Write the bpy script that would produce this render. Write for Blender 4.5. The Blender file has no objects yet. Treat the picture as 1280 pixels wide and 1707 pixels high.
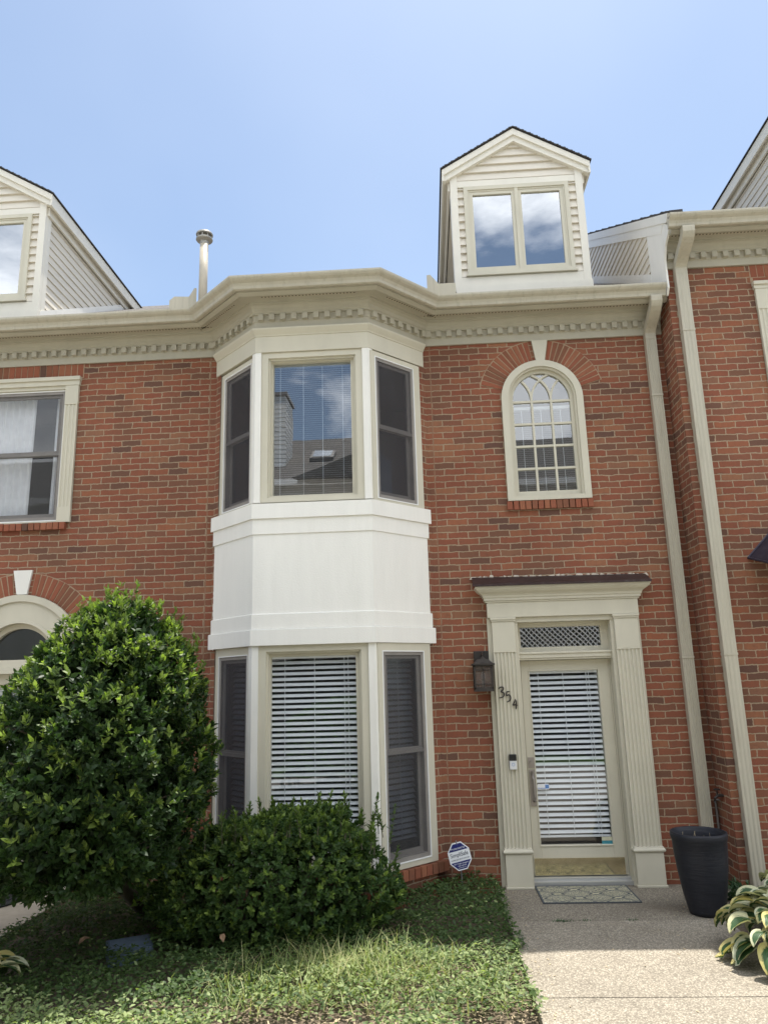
import bpy, math, random
import numpy as np
from mathutils import Vector, Matrix, noise
PI = math.pi
rnd = random.Random(7)
SC = bpy.context.scene
COL = SC.collection

# ------------------------------------------------------------------ camera
F_PX, PITCH, ROLL, YAW = 1230.155, 0.2238, -0.0277, 0.0519
CAM = Vector((-0.1492, -7.2219, 1.8272))
fw = Vector((-math.sin(YAW) * math.cos(PITCH), math.cos(YAW) * math.cos(PITCH), math.sin(PITCH)))
rt = Vector((math.cos(YAW), math.sin(YAW), 0)); up = rt.cross(fw)
r2 = rt * math.cos(ROLL) + up * math.sin(ROLL); u2 = -rt * math.sin(ROLL) + up * math.cos(ROLL)
cd = bpy.data.cameras.new("camera"); co = bpy.data.objects.new("camera", cd); COL.objects.link(co)
cd.sensor_fit = 'VERTICAL'; cd.sensor_height = 36.0; cd.lens = F_PX / 1707.0 * 36.0
cd.clip_start = 0.05; cd.clip_end = 2000
co.matrix_world = Matrix(((r2.x, u2.x, -fw.x, CAM.x), (r2.y, u2.y, -fw.y, CAM.y), (r2.z, u2.z, -fw.z, CAM.z), (0, 0, 0, 1)))
SC.camera = co

# ------------------------------------------------------------------ sky, sun, exposure
SUNV = Vector((0.106, 0.213, 1.0)).normalized()
W = bpy.data.worlds.new("World"); SC.world = W; W.use_nodes = True
nt = W.node_tree; nt.nodes.clear()
def nd(t, typ, **kw):
    n = t.nodes.new(typ)
    for k, v in kw.items(): setattr(n, k, v)
    return n
def lk(t, a, b): t.links.new(a, b)
def mth(t, op, a, b=None, c=None, clamp=False):
    n = nd(t, 'ShaderNodeMath', operation=op, use_clamp=clamp)
    for i, v in enumerate((a, b, c)):
        if v is None: continue
        if isinstance(v, (int, float)): n.inputs[i].default_value = v
        else: lk(t, v, n.inputs[i])
    return n.outputs[0]
def mixc(t, fac, a, b, typ='MIX'):
    n = nd(t, 'ShaderNodeMix', data_type='RGBA', blend_type=typ)
    for i, v in ((0, fac), (6, a), (7, b)):
        if isinstance(v, (int, float)): n.inputs[i].default_value = v
        elif isinstance(v, tuple): n.inputs[i].default_value = (*v, 1) if len(v) == 3 else v
        else: lk(t, v, n.inputs[i])
    return n.outputs[2]
def ramp(t, fac, stops, interp='LINEAR'):
    n = nd(t, 'ShaderNodeValToRGB'); n.color_ramp.interpolation = interp
    el = n.color_ramp.elements
    while len(el) < len(stops): el.new(0.5)
    for e, (p, c) in zip(el, stops):
        e.position = p; e.color = (c, c, c, 1) if isinstance(c, (int, float)) else (*c, 1)
    lk(t, fac, n.inputs[0]); return n.outputs[0]
def noi(t, vec, scale, detail=4, rough=.55, dist=0):
    n = nd(t, 'ShaderNodeTexNoise'); n.inputs['Scale'].default_value = scale; n.inputs['Detail'].default_value = detail
    n.inputs['Roughness'].default_value = rough; n.inputs['Distortion'].default_value = dist
    if vec is not None: lk(t, vec, n.inputs['Vector'])
    return n.outputs['Fac']
def mapping(t, vec, sc=(1, 1, 1), loc=(0, 0, 0)):
    n = nd(t, 'ShaderNodeMapping'); n.inputs['Scale'].default_value = sc; n.inputs['Location'].default_value = loc
    lk(t, vec, n.inputs[0]); return n.outputs[0]
sky = nd(nt, 'ShaderNodeTexSky', sky_type='NISHITA', sun_disc=False)
sky.sun_elevation = math.asin(SUNV.z); sky.sun_rotation = math.atan2(SUNV.x, SUNV.y)
sky.air_density = 1.0; sky.dust_density = 1.2; sky.ozone_density = 1.1; sky.altitude = 100
tc = nd(nt, 'ShaderNodeTexCoord'); sp = nd(nt, 'ShaderNodeSeparateXYZ'); lk(nt, tc.outputs['Generated'], sp.inputs[0])
zz = mth(nt, 'ADD', mth(nt, 'MAXIMUM', sp.outputs[2], 0.0), 0.16)
cv = nd(nt, 'ShaderNodeCombineXYZ'); lk(nt, mth(nt, 'DIVIDE', sp.outputs[0], zz), cv.inputs[0]); lk(nt, mth(nt, 'DIVIDE', sp.outputs[1], zz), cv.inputs[1])
cl = noi(nt, cv.outputs[0], 1.15, 9, .56, .35)
clf = ramp(nt, cl, [(.42, 0.0), (.56, 1.0)])
msk = mth(nt, 'MULTIPLY', mth(nt, 'MULTIPLY_ADD', sp.outputs[1], -4.0, -0.1, clamp=True), clf)
wisp = mth(nt, 'MULTIPLY', ramp(nt, noi(nt, mapping(nt, cv.outputs[0], (.7, .5, 1), (3, 1, 0)), .7, 5, .5), [(.3, 0.0), (.8, 1.0)]), 0.26)
cf = mth(nt, 'MAXIMUM', msk, wisp)
skyb = mixc(nt, 1.0, sky.outputs[0], (.90, .985, 1.0), 'MULTIPLY')
skyw = mixc(nt, wisp, skyb, (8.8, 9.1, 9.4))
skyc = mixc(nt, msk, skyw, (14.0, 14.3, 14.7))
bg = nd(nt, 'ShaderNodeBackground'); lk(nt, skyc, bg.inputs[0]); bg.inputs[1].default_value = 0.117
out = nd(nt, 'ShaderNodeOutputWorld'); lk(nt, bg.outputs[0], out.inputs[0])
sl = bpy.data.lights.new("sun", 'SUN'); sl.energy = 4.7; sl.angle = math.radians(0.53); sl.color = (1.0, 0.955, 0.88)
so = bpy.data.objects.new("sun", sl); COL.objects.link(so); so.rotation_euler = (-SUNV).to_track_quat('-Z', 'Y').to_euler(); so.location = (4, 8, 40)
SC.view_settings.view_transform = 'Standard'; SC.view_settings.look = 'None'; SC.view_settings.gamma = 1; SC.view_settings.exposure = 0.70
SC.view_settings.use_curve_mapping = False
SC.cycles.max_bounces = 10; SC.cycles.diffuse_bounces = 5; SC.cycles.transparent_max_bounces = 24; SC.cycles.glossy_bounces = 5

# ------------------------------------------------------------------ materials
MATS = {}
def newmat(name):
    m = bpy.data.materials.new(name); m.use_nodes = True; t = m.node_tree; t.nodes.clear()
    o = nd(t, 'ShaderNodeOutputMaterial'); MATS[name] = m
    return m, t, o
def bump(t, h, strength, dist=0.004, nrm=None):
    b = nd(t, 'ShaderNodeBump'); b.inputs['Strength'].default_value = strength; b.inputs['Distance'].default_value = dist
    lk(t, h, b.inputs['Height'])
    if nrm is not None: lk(t, nrm, b.inputs['Normal'])
    return b.outputs[0]
def princ(t, o, col, rough=.6, metal=0., spec=.5, nrm=None):
    p = nd(t, 'ShaderNodeBsdfPrincipled')
    if isinstance(col, tuple): p.inputs['Base Color'].default_value = (*col, 1)
    else: lk(t, col, p.inputs['Base Color'])
    if isinstance(rough, (int, float)): p.inputs['Roughness'].default_value = rough
    else: lk(t, rough, p.inputs['Roughness'])
    p.inputs['Metallic'].default_value = metal; p.inputs['Specular IOR Level'].default_value = spec
    if nrm is not None: lk(t, nrm, p.inputs['Normal'])
    if o is not None: lk(t, p.outputs[0], o.inputs[0])
    return p
def objco(t): return nd(t, 'ShaderNodeTexCoord').outputs['Object']
def simple(name, col, rough=.6, var=.12, scale=5, metal=0., spec=.4, bmp=.0, bsc=60, stretch=(1, 1, 1), dirt=0., dcol=(.12, .10, .08)):
    m, t, o = newmat(name); v = objco(t)
    n = noi(t, mapping(t, v, stretch), scale, 5, .6)
    a = tuple(c * (1 - var) for c in col); b = tuple(min(1, c * (1 + var)) for c in col)
    c = mixc(t, ramp(t, n, [(.3, 0.0), (.7, 1.0)]), a, b)
    if dirt:
        d = ramp(t, noi(t, mapping(t, v, (stretch[0] * 2.3, stretch[1] * 2.3, stretch[2] * 2.3), (5, 2, 1)), scale * 1.3, 6, .65), [(.52, 0.0), (.8, 1.0)])
        c = mixc(t, mth(t, 'MULTIPLY', d, dirt), c, dcol)
    nr = bump(t, noi(t, v, bsc, 3), bmp, .003) if bmp else None
    princ(t, o, c, mth(t, 'ADD', mth(t, 'MULTIPLY', n, .2), rough - .1), metal, spec, nr)
    return m
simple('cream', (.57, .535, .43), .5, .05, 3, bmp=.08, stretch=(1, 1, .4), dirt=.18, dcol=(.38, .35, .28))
simple('cream_shaded', (.43, .40, .315), .5, .06, 3, bmp=.08, stretch=(1, 1, .6), dirt=.25, dcol=(.27, .25, .19))  # the door's cream darkened: shade under the eaves is put into the colour
simple('dormer_trim', (.72, .685, .60), .5, .04, 4, bmp=.06, dirt=.15, dcol=(.45, .42, .36), stretch=(1, 1, .4))
simple('gutter_paint', (.47, .435, .345), .42, .06, 3, bmp=.08, stretch=(3, 3, .25), dirt=.55, dcol=(.25, .215, .15))
simple('stucco', (.82, .80, .745), .75, .03, 4, bmp=.6, bsc=100, dirt=.14, dcol=(.60, .57, .50), stretch=(1.6, 1.6, .22))
simple('siding', (.66, .61, .52), .5, .04, 4, bmp=.05, dirt=.15, dcol=(.5, .46, .38), stretch=(.5, .5, 1))
simple('white_trim', (.79, .77, .715), .5, .03, 4, bmp=.06, dirt=.14, dcol=(.45, .42, .36), stretch=(1, 1, .4))
simple('white_bead', (.82, .82, .80), .4, .02)
simple('bronze', (.24, .22, .20), .45, .12, 6, dirt=.2, dcol=(.26, .24, .22))
simple('blackmetal', (.045, .038, .034), .5, .3, 20, metal=.3, bmp=.1)
simple('copper_old', (.055, .035, .034), .45, .3, 9, metal=.5, bmp=.15, dirt=.5, dcol=(.16, .15, .15))
simple('copper_blue', (.045, .038, .055), .4, .25, 5, metal=.4, bmp=.05, dirt=.4, dcol=(.13, .12, .14))
simple('mortar_smear', (.52, .46, .38), .95, .25, 40, bmp=.6, bsc=90)
simple('blind_white', (.70, .725, .75), .4, .02)
simple('interior', (.13, .125, .125), .8, .2, 2)
simple('curtain', (.80, .81, .84), .9, .06, 12, bmp=.1)
simple('shingle_edge', (.05, .046, .045), .9, .4, 40, bmp=.5, bsc=70)
simple('nickel', (.32, .29, .27), .38, .06, 10, metal=.7)
simple('aluminium', (.50, .50, .49), .4, .08, 20, metal=.5, stretch=(.2, 4, 4))
simple('bark', (.10, .085, .065), .9, .35, 20, bmp=.8, bsc=40, stretch=(1, 1, .3))
simple('slate', (.125, .175, .235), .7, .18, 14, bmp=.3, bsc=80)
simple('rubber', (.018, .018, .019), .75, .3, 30, bmp=.3)
simple('sign_blue', (.012, .018, .14), .4, .06)
simple('sign_white', (.82, .83, .85), .4, .03)
simple('sign_grey', (.10, .11, .15), .5, .03)
simple('plastic_black', (.012, .012, .013), .25, .1)
simple('plastic_silver', (.66, .66, .66), .35, .04)
simple('sticker_blue', (.12, .25, .55), .4, .08)
simple('card_cream', (.56, .55, .40), .5, .1, 30)
simple('card_teal', (.05, .24, .30), .5, .12, 30)
simple('soil', (.13, .10, .07), .95, .4, 14, bmp=.8, bsc=50, dirt=.5, dcol=(.38, .31, .21))
simple('asphalt', (.26, .245, .22), .9, .15, 10, bmp=.4, bsc=120)
simple('dead_leaf', (.28, .18, .11), .7, .3, 40)
simple('stake', (.25, .26, .28), .4, .1, metal=.6)
simple('seed', (.42, .34, .22), .8, .2, 30)
simple('fence_white', (.72, .71, .68), .6, .05)
simple('far_siding', (.74, .73, .70), .6, .04, stretch=(.5, .5, 1))
simple('far_brick', (.34, .15, .10), .9, .2, 8)
simple('petal', (.85, .85, .84), .6, .03)
simple('vent_metal', (.36, .34, .30), .45, .1, 10, metal=.4)
simple('tube_pvc', (.53, .47, .37), .45, .06, 4)
simple('lawn', (.09, .17, .035), .95, .35, 10, bmp=.7, bsc=60)

def mk_brick():
    m, t, o = newmat('brick')
    uv = nd(t, 'ShaderNodeUVMap').outputs[0]
    sc = nd(t, 'ShaderNodeVectorMath', operation='SCALE')
    n1 = nd(t, 'ShaderNodeTexNoise'); n1.inputs['Scale'].default_value = 9; n1.inputs['Detail'].default_value = 2; lk(t, uv, n1.inputs['Vector'])
    s1 = nd(t, 'ShaderNodeVectorMath', operation='SUBTRACT'); lk(t, n1.outputs['Color'], s1.inputs[0]); s1.inputs[1].default_value = (.5, .5, .5)
    lk(t, s1.outputs[0], sc.inputs[0]); sc.inputs['Scale'].default_value = .022
    n2 = nd(t, 'ShaderNodeTexNoise'); n2.inputs['Scale'].default_value = 48; n2.inputs['Detail'].default_value = 3; lk(t, uv, n2.inputs['Vector'])
    s2 = nd(t, 'ShaderNodeVectorMath', operation='SUBTRACT'); lk(t, n2.outputs['Color'], s2.inputs[0]); s2.inputs[1].default_value = (.5, .5, .5)
    sc2 = nd(t, 'ShaderNodeVectorMath', operation='SCALE'); lk(t, s2.outputs[0], sc2.inputs[0]); sc2.inputs['Scale'].default_value = .013
    a1 = nd(t, 'ShaderNodeVectorMath', operation='ADD'); lk(t, uv, a1.inputs[0]); lk(t, sc.outputs[0], a1.inputs[1])
    a2 = nd(t, 'ShaderNodeVectorMath', operation='ADD'); lk(t, a1.outputs[0], a2.inputs[0]); lk(t, sc2.outputs[0], a2.inputs[1])
    b = nd(t, 'ShaderNodeTexBrick'); lk(t, a2.outputs[0], b.inputs['Vector'])
    b.inputs['Color1'].default_value = (0, 0, 0, 1); b.inputs['Color2'].default_value = (1, 1, 1, 1); b.inputs['Mortar'].default_value = (.5, .5, .5, 1)
    for k, v in (('Scale', 1), ('Mortar Size', .0060), ('Mortar Smooth', .3), ('Bias', 0), ('Brick Width', .2032), ('Row Height', .0653)): b.inputs[k].default_value = v
    tone = ramp(t, b.outputs['Color'], [(0, (.10, .06, .048)), (.04, (.13, .072, .050)), (.09, (.175, .088, .054)), (.25, (.215, .090, .054)), (.45, (.285, .095, .052)), (.68, (.25, .080, .046)), (.82, (.32, .115, .058)), (.92, (.325, .145, .075)), (1, (.25, .125, .075))])
    patch = ramp(t, noi(t, mapping(t, uv, (1, 2.2, 1)), 7, 5, .7), [(.56, 0.0), (.74, 1.0)])
    tone = mixc(t, mth(t, 'MULTIPLY', patch, .62), tone, (.115, .058, .042))
    stk = ramp(t, noi(t, mapping(t, uv, (14, 2.2, 1)), 2.6, 5, .7), [(.38, 0.0), (.72, 1.0)])
    tone = mixc(t, mth(t, 'MULTIPLY', stk, .38), tone, (.15, .075, .05))
    tone = mixc(t, mth(t, 'MULTIPLY', ramp(t, noi(t, uv, 150, 3, .7), [(.35, 0.0), (.75, 1.0)]), .35), tone, (.36, .15, .10))
    big = ramp(t, noi(t, uv, .9, 4, .6), [(.3, 0.74), (.7, 1.0)])
    mort = mixc(t, noi(t, uv, 30, 3), (.35, .26, .175), (.46, .35, .24))
    smear = mth(t, 'MULTIPLY', ramp(t, noi(t, mapping(t, uv, (1, 1, 1), (4, 9, 0)), 5, 6, .75), [(.68, 0.0), (.78, 1.0)]), .45)
    c = mixc(t, b.outputs['Fac'], tone, mort)
    c = mixc(t, smear, c, (.46, .38, .30))
    c = mixc(t, 1.0, c, big, 'MULTIPLY')
    hgt = mth(t, 'ADD', mth(t, 'MULTIPLY', mth(t, 'SUBTRACT', 1.0, b.outputs['Fac']), .8), mth(t, 'MULTIPLY', noi(t, uv, 120, 4, .7), .35))
    princ(t, o, c, .88, 0, .25, bump(t, hgt, .9, .007))
mk_brick()
def mk_island_brick():
    m, t, o = newmat('brick_piece'); v = objco(t)
    g = nd(t, 'ShaderNodeNewGeometry').outputs['Random Per Island']
    tone = ramp(t, g, [(0, (.11, .062, .045)), (.15, (.20, .085, .050)), (.4, (.28, .095, .054)), (.7, (.24, .080, .047)), (1, (.30, .12, .066))])
    tone = mixc(t, mth(t, 'MULTIPLY', ramp(t, noi(t, v, 25, 5, .7), [(.5, 0.0), (.75, 1.0)]), .45), tone, (.14, .065, .05))
    princ(t, o, tone, .88, 0, .25, bump(t, noi(t, v, 110, 4, .7), .5, .004))
mk_island_brick()
simple('joint_caulk', (.27, .165, .105), .9, .2, 30)
simple('mortar', (.37, .27, .18), .95, .15, 30, bmp=.5, bsc=100)

def mk_glass(name, base, fres, tint=(1, 1, 1), wav=.0, rough=0.0):
    m, t, o = newmat(name); v = objco(t)
    tr = nd(t, 'ShaderNodeBsdfTransparent'); tr.inputs[0].default_value = (*tint, 1)
    gl = nd(t, 'ShaderNodeBsdfGlossy'); gl.inputs['Roughness'].default_value = rough; gl.inputs[0].default_value = (.96, .98, 1, 1)
    if wav: lk(t, bump(t, noi(t, v, 2.2, 2, .4, .3), wav, .01), gl.inputs['Normal'])
    lw = nd(t, 'ShaderNodeLayerWeight'); fr = mth(t, 'MULTIPLY_ADD', mth(t, 'POWER', lw.outputs['Facing'], 5.0), .95, .045)
    mx = nd(t, 'ShaderNodeMixShader'); lk(t, mth(t, 'MULTIPLY_ADD', fr, fres, base, clamp=True), mx.inputs[0])
    lk(t, tr.outputs[0], mx.inputs[1]); lk(t, gl.outputs[0], mx.inputs[2]); lk(t, mx.outputs[0], o.inputs[0])
mk_glass('glass_mirror', .22, 1.0, (.72, .76, .79), .05)
mk_glass('glass_dormer', .42, 1.0, (.6, .66, .70), .05)
mk_glass('glass_clear', .035, 1.1, (.97, .98, .98), .18); mk_glass('glass_arch', .13, 1.0, (.8, .84, .86), .06)
mk_glass('glass_door', .035, 1.1, (.97, .98, .98), .05)
mk_glass('glass_dark', .02, .7, (.35, .37, .40), .03)
def mk_screen(name, op, col):
    m, t, o = newmat(name); v = objco(t)
    tr = nd(t, 'ShaderNodeBsdfTransparent'); df = nd(t, 'ShaderNodeBsdfDiffuse'); df.inputs[0].default_value = (*col, 1)
    n = mth(t, 'MULTIPLY_ADD', noi(t, v, 1.7, 4), .16, op - .08)
    mx = nd(t, 'ShaderNodeMixShader'); lk(t, n, mx.inputs[0]); lk(t, tr.outputs[0], mx.inputs[1]); lk(t, df.outputs[0], mx.inputs[2]); lk(t, mx.outputs[0], o.inputs[0])
mk_screen('lantern_glass', .62, (.17, .135, .115)); mk_screen('screen', .46, (.10, .095, .10)); mk_screen('screen_light', .32, (.12, .118, .122)); mk_screen('screen_thin', .22, (.15, .15, .155))

def mk_leaf(name, dark, light, newg_or_sunlit, rough=.35, trans=.25, spec=.5):
    m, t, o = newmat(name)
    g = nd(t, 'ShaderNodeNewGeometry').outputs['Random Per Island']
    at = nd(t, 'ShaderNodeAttribute', attribute_name='tint').outputs['Fac']
    c = mixc(t, g, dark, light); c = mixc(t, at, c, newg_or_sunlit)
    p = princ(t, None, c, rough, 0, spec)
    tl = nd(t, 'ShaderNodeBsdfTranslucent'); lk(t, mixc(t, 1.0, c, (1.5, 1.7, .7), 'MULTIPLY'), tl.inputs[0])
    mx = nd(t, 'ShaderNodeMixShader'); mx.inputs[0].default_value = trans
    lk(t, p.outputs[0], mx.inputs[1]); lk(t, tl.outputs[0], mx.inputs[2]); lk(t, mx.outputs[0], o.inputs[0])
mk_leaf('leaf_holly', (.018, .040, .013), (.044, .084, .022), (.30, .40, .085), .48, .30, .35)
mk_leaf('leaf_box', (.034, .070, .024), (.075, .130, .036), (.24, .33, .07), .5, .28, .35)
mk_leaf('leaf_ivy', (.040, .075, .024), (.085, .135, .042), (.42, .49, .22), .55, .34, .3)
mk_leaf('leaf_grass', (.13, .20, .05), (.25, .32, .10), (.48, .44, .23), .6, .3)
mk_leaf('leaf_weed', (.03, .07, .03), (.06, .12, .05), (.1, .2, .06), .5, .25)
mk_leaf('leaf_far', (.04, .10, .02), (.08, .17, .035), (.16, .30, .06), .6, .3)

def mk_hosta():
    m, t, o = newmat('leaf_hosta')
    uv = nd(t, 'ShaderNodeUVMap').outputs[0]; s = nd(t, 'ShaderNodeSeparateXYZ'); lk(t, uv, s.inputs[0])
    g = nd(t, 'ShaderNodeNewGeometry').outputs['Random Per Island']
    edge = mth(t, 'MULTIPLY', mth(t, 'ABSOLUTE', mth(t, 'SUBTRACT', s.outputs[0], .5)), 2.0)   # 0 midrib, 1 margin
    wv = nd(t, 'ShaderNodeCombineXYZ'); lk(t, mth(t, 'MULTIPLY', s.outputs[0], 8.0), wv.inputs[0]); lk(t, mth(t, 'MULTIPLY', s.outputs[1], 1.6), wv.inputs[1]); lk(t, mth(t, 'MULTIPLY', g, 37.0), wv.inputs[2])
    tip = mth(t, 'MULTIPLY', mth(t, 'POWER', s.outputs[1], 4.0), .45)
    e2 = mth(t, 'ADD', mth(t, 'ADD', edge, tip), mth(t, 'MULTIPLY', mth(t, 'SUBTRACT', noi(t, wv.outputs[0], 1.6, 4, .65), .5), .75))
    f = ramp(t, e2, [(.62, 0.0), (.69, 1.0)])
    green = mixc(t, g, (.035, .085, .030), (.06, .13, .045)); marg = mixc(t, mth(t, 'FRACT', mth(t, 'MULTIPLY', g, 7.3)), (.58, .60, .42), (.60, .52, .20))
    c = mixc(t, f, green, marg)
    vein = mth(t, 'SINE', mth(t, 'MULTIPLY', edge, 34.0))
    p = princ(t, None, c, .42, 0, .45, bump(t, vein, .35, .004))
    tl = nd(t, 'ShaderNodeBsdfTranslucent'); lk(t, mixc(t, 1.0, c, (1.2, 1.3, .8), 'MULTIPLY'), tl.inputs[0])
    mx = nd(t, 'ShaderNodeMixShader'); mx.inputs[0].default_value = .22
    lk(t, p.outputs[0], mx.inputs[1]); lk(t, tl.outputs[0], mx.inputs[2]); lk(t, mx.outputs[0], o.inputs[0])
mk_hosta()

def mk_aggregate(nm, br):
    m, t, o = newmat(nm); v = objco(t)
    vo = nd(t, 'ShaderNodeTexVoronoi'); vo.inputs['Scale'].default_value = 95; lk(t, v, vo.inputs['Vector'])
    peb = ramp(t, vo.outputs['Color'], [(0, (.14, .12, .095)), (.25, (.29, .255, .20)), (.65, (.43, .38, .30)), (1, (.55, .495, .40))])
    gap = ramp(t, vo.outputs['Distance'], [(.35, 1.0), (.75, 0.0)])
    c = mixc(t, gap, (.235, .205, .16), peb)
    big = ramp(t, noi(t, v, 1.6, 6, .65), [(.3, .80 * br), (.7, 1.06 * br)])
    c = mixc(t, 1.0, c, big, 'MULTIPLY')
    sx = nd(t, 'ShaderNodeSeparateXYZ'); lk(t, v, sx.inputs[0])
    # the old smooth landing slab by the door is greyer and stained
    land = ramp(t, mth(t, 'ADD', sx.outputs[1], mth(t, 'MULTIPLY', noi(t, v, 3, 4), .25)), [(.0, 0.0), (1.0, 1.0)])
    dx = mth(t, 'SUBTRACT', sx.outputs[0], 1.62); dy = mth(t, 'ADD', sx.outputs[1], .66)
    rr = mth(t, 'SQRT', mth(t, 'ADD', mth(t, 'MULTIPLY', dx, dx), mth(t, 'MULTIPLY', mth(t, 'MULTIPLY', dy, dy), 3.0)))
    st = mth(t, 'MULTIPLY', ramp(t, mth(t, 'ADD', rr, mth(t, 'MULTIPLY', noi(t, v, 9, 5, .7), .35)), [(.2, 1.0), (.5, 0.0)]), .5)
    c = mixc(t, st, c, (.14, .115, .09))
    bl = ramp(t, noi(t, mapping(t, v, (1, 1, 1), (7, 3, 0)), 2.4, 7, .72), [(.55, 0.0), (.72, 1.0)])
    c = mixc(t, mth(t, 'MULTIPLY', bl, .45), c, (.20, .165, .115))
    sp2 = ramp(t, noi(t, mapping(t, v, (1, 1, 1), (1, 8, 0)), 26, 3, .6), [(.70, 0.0), (.74, 1.0)])
    c = mixc(t, mth(t, 'MULTIPLY', sp2, .35), c, (.10, .08, .06))
    h = mth(t, 'ADD', mth(t, 'MULTIPLY', gap, .6), mth(t, 'MULTIPLY', noi(t, v, 140, 3), .4))
    princ(t, o, c, .85, 0, .3, bump(t, h, .55, .004))
mk_aggregate('aggregate', .93); mk_aggregate('aggregate_worn', .76)
simple('concrete_old', (.34, .31, .265), .85, .14, 5, bmp=.35, bsc=120, dirt=.45, dcol=(.17, .15, .125))
simple('concrete_path', (.42, .36, .28), .85, .14, 6, bmp=.3, bsc=100, dirt=.3, dcol=(.25, .20, .15))
simple('pavement', (.44, .41, .355), .85, .1, 2, bmp=.3, bsc=80)

def mk_mat():
    m, t, o = newmat('doormat_weave')
    uv = nd(t, 'ShaderNodeUVMap').outputs[0]; s = nd(t, 'ShaderNodeSeparateXYZ'); lk(t, uv, s.inputs[0])
    # ogee lattice lines: |sin| curves mirrored, plus curled scrolls from warped rings
    X = mth(t, 'MULTIPLY', s.outputs[0], 2 * PI / .32); Y = mth(t, 'MULTIPLY', s.outputs[1], 2 * PI / .25)
    sx_ = mth(t, 'COSINE', X); sy_ = mth(t, 'COSINE', Y)
    og = mth(t, 'ABSOLUTE', mth(t, 'ADD', sx_, mth(t, 'MULTIPLY', sy_, 1.0)))
    line = ramp(t, og, [(.09, 1.0), (.15, 0.0)])
    n = nd(t, 'ShaderNodeTexNoise'); n.inputs['Scale'].default_value = 20; n.inputs['Detail'].default_value = 1; lk(t, uv, n.inputs['Vector'])
    fl = mth(t, 'ABSOLUTE', mth(t, 'SINE', mth(t, 'ADD', mth(t, 'MULTIPLY', n.outputs['Fac'], 34.0), mth(t, 'MULTIPLY', mth(t, 'MULTIPLY', sx_, sy_), 7.0))))
    flo = mth(t, 'MULTIPLY', ramp(t, fl, [(.50, 0.0), (.66, 1.0)]), ramp(t, og, [(.38, 0.0), (.52, 1.0)]))
    pat = mth(t, 'MAXIMUM', line, flo)
    bx = mth(t, 'MAXIMUM', mth(t, 'GREATER_THAN', mth(t, 'ABSOLUTE', mth(t, 'SUBTRACT', s.outputs[0], .40)), .385), mth(t, 'GREATER_THAN', mth(t, 'ABSOLUTE', mth(t, 'SUBTRACT', s.outputs[1], .25)), .237))
    pat = mth(t, 'MULTIPLY', pat, mth(t, 'SUBTRACT', 1.0, bx))
    c = mixc(t, pat, (.085, .092, .100), mixc(t, noi(t, uv, 9, 2), (.50, .47, .36), (.40, .38, .24)))
    princ(t, o, c, .95, 0, .2, bump(t, noi(t, uv, 300, 2), .6, .003))
mk_mat()
def mk_pot():
    m, t, o = newmat('pot_resin'); v = objco(t)
    w = noi(t, mapping(t, v, (9, 9, 70)), 1.0, 4, .6)
    c = mixc(t, w, (.010, .011, .016), (.021, .022, .030))
    princ(t, o, c, .55, 0, .4, bump(t, w, .55, .006))
mk_pot()
def mk_brass():
    m, t, o = newmat('brass'); v = objco(t)
    n = noi(t, v, 9, 6, .7)
    c = mixc(t, ramp(t, n, [(.4, 0.0), (.75, 1.0)]), (.86, .76, .50), (.66, .58, .36))
    princ(t, o, c, mth(t, 'MULTIPLY_ADD', n, .12, .03), .95, .5, bump(t, noi(t, v, 6, 2), .12, .01))
mk_brass()
def mk_shingle():
    m, t, o = newmat('shingle')
    uv = nd(t, 'ShaderNodeUVMap').outputs[0]
    b = nd(t, 'ShaderNodeTexBrick'); lk(t, uv, b.inputs['Vector'])
    for k, v in (('Scale', 1), ('Mortar Size', .008), ('Mortar Smooth', .2), ('Bias', 0), ('Brick Width', .30), ('Row Height', .14)): b.inputs[k].default_value = v
    b.inputs['Color1'].default_value = (.125, .118, .11, 1); b.inputs['Color2'].default_value = (.19, .175, .16, 1); b.inputs['Mortar'].default_value = (.05, .047, .045, 1)
    c = mixc(t, mth(t, 'MULTIPLY', noi(t, uv, 3, 6, .7), .5), b.outputs['Color'], (.12, .11, .10))
    princ(t, o, c, .95, 0, .2, bump(t, noi(t, uv, 60, 3), .6, .01))
mk_shingle()
def mk_perf():
    m, t, o = newmat('vent_strip')
    uv = nd(t, 'ShaderNodeUVMap').outputs[0]; s = nd(t, 'ShaderNodeSeparateXYZ'); lk(t, uv, s.inputs[0])
    d = mth(t, 'MULTIPLY', mth(t, 'LESS_THAN', mth(t, 'FRACT', mth(t, 'MULTIPLY', s.outputs[0], 30.0)), .5), mth(t, 'LESS_THAN', mth(t, 'ABSOLUTE', mth(t, 'SUBTRACT', s.outputs[1], .5)), .32))
    d = mth(t, 'MULTIPLY', d, ramp(t, noi(t, uv, 1.3, 2), [(.35, .2), (.5, 1.0)]))
    princ(t, o, mixc(t, d, (.50, .445, .335), (.03, .027, .022)), .5)
mk_perf()

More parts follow.
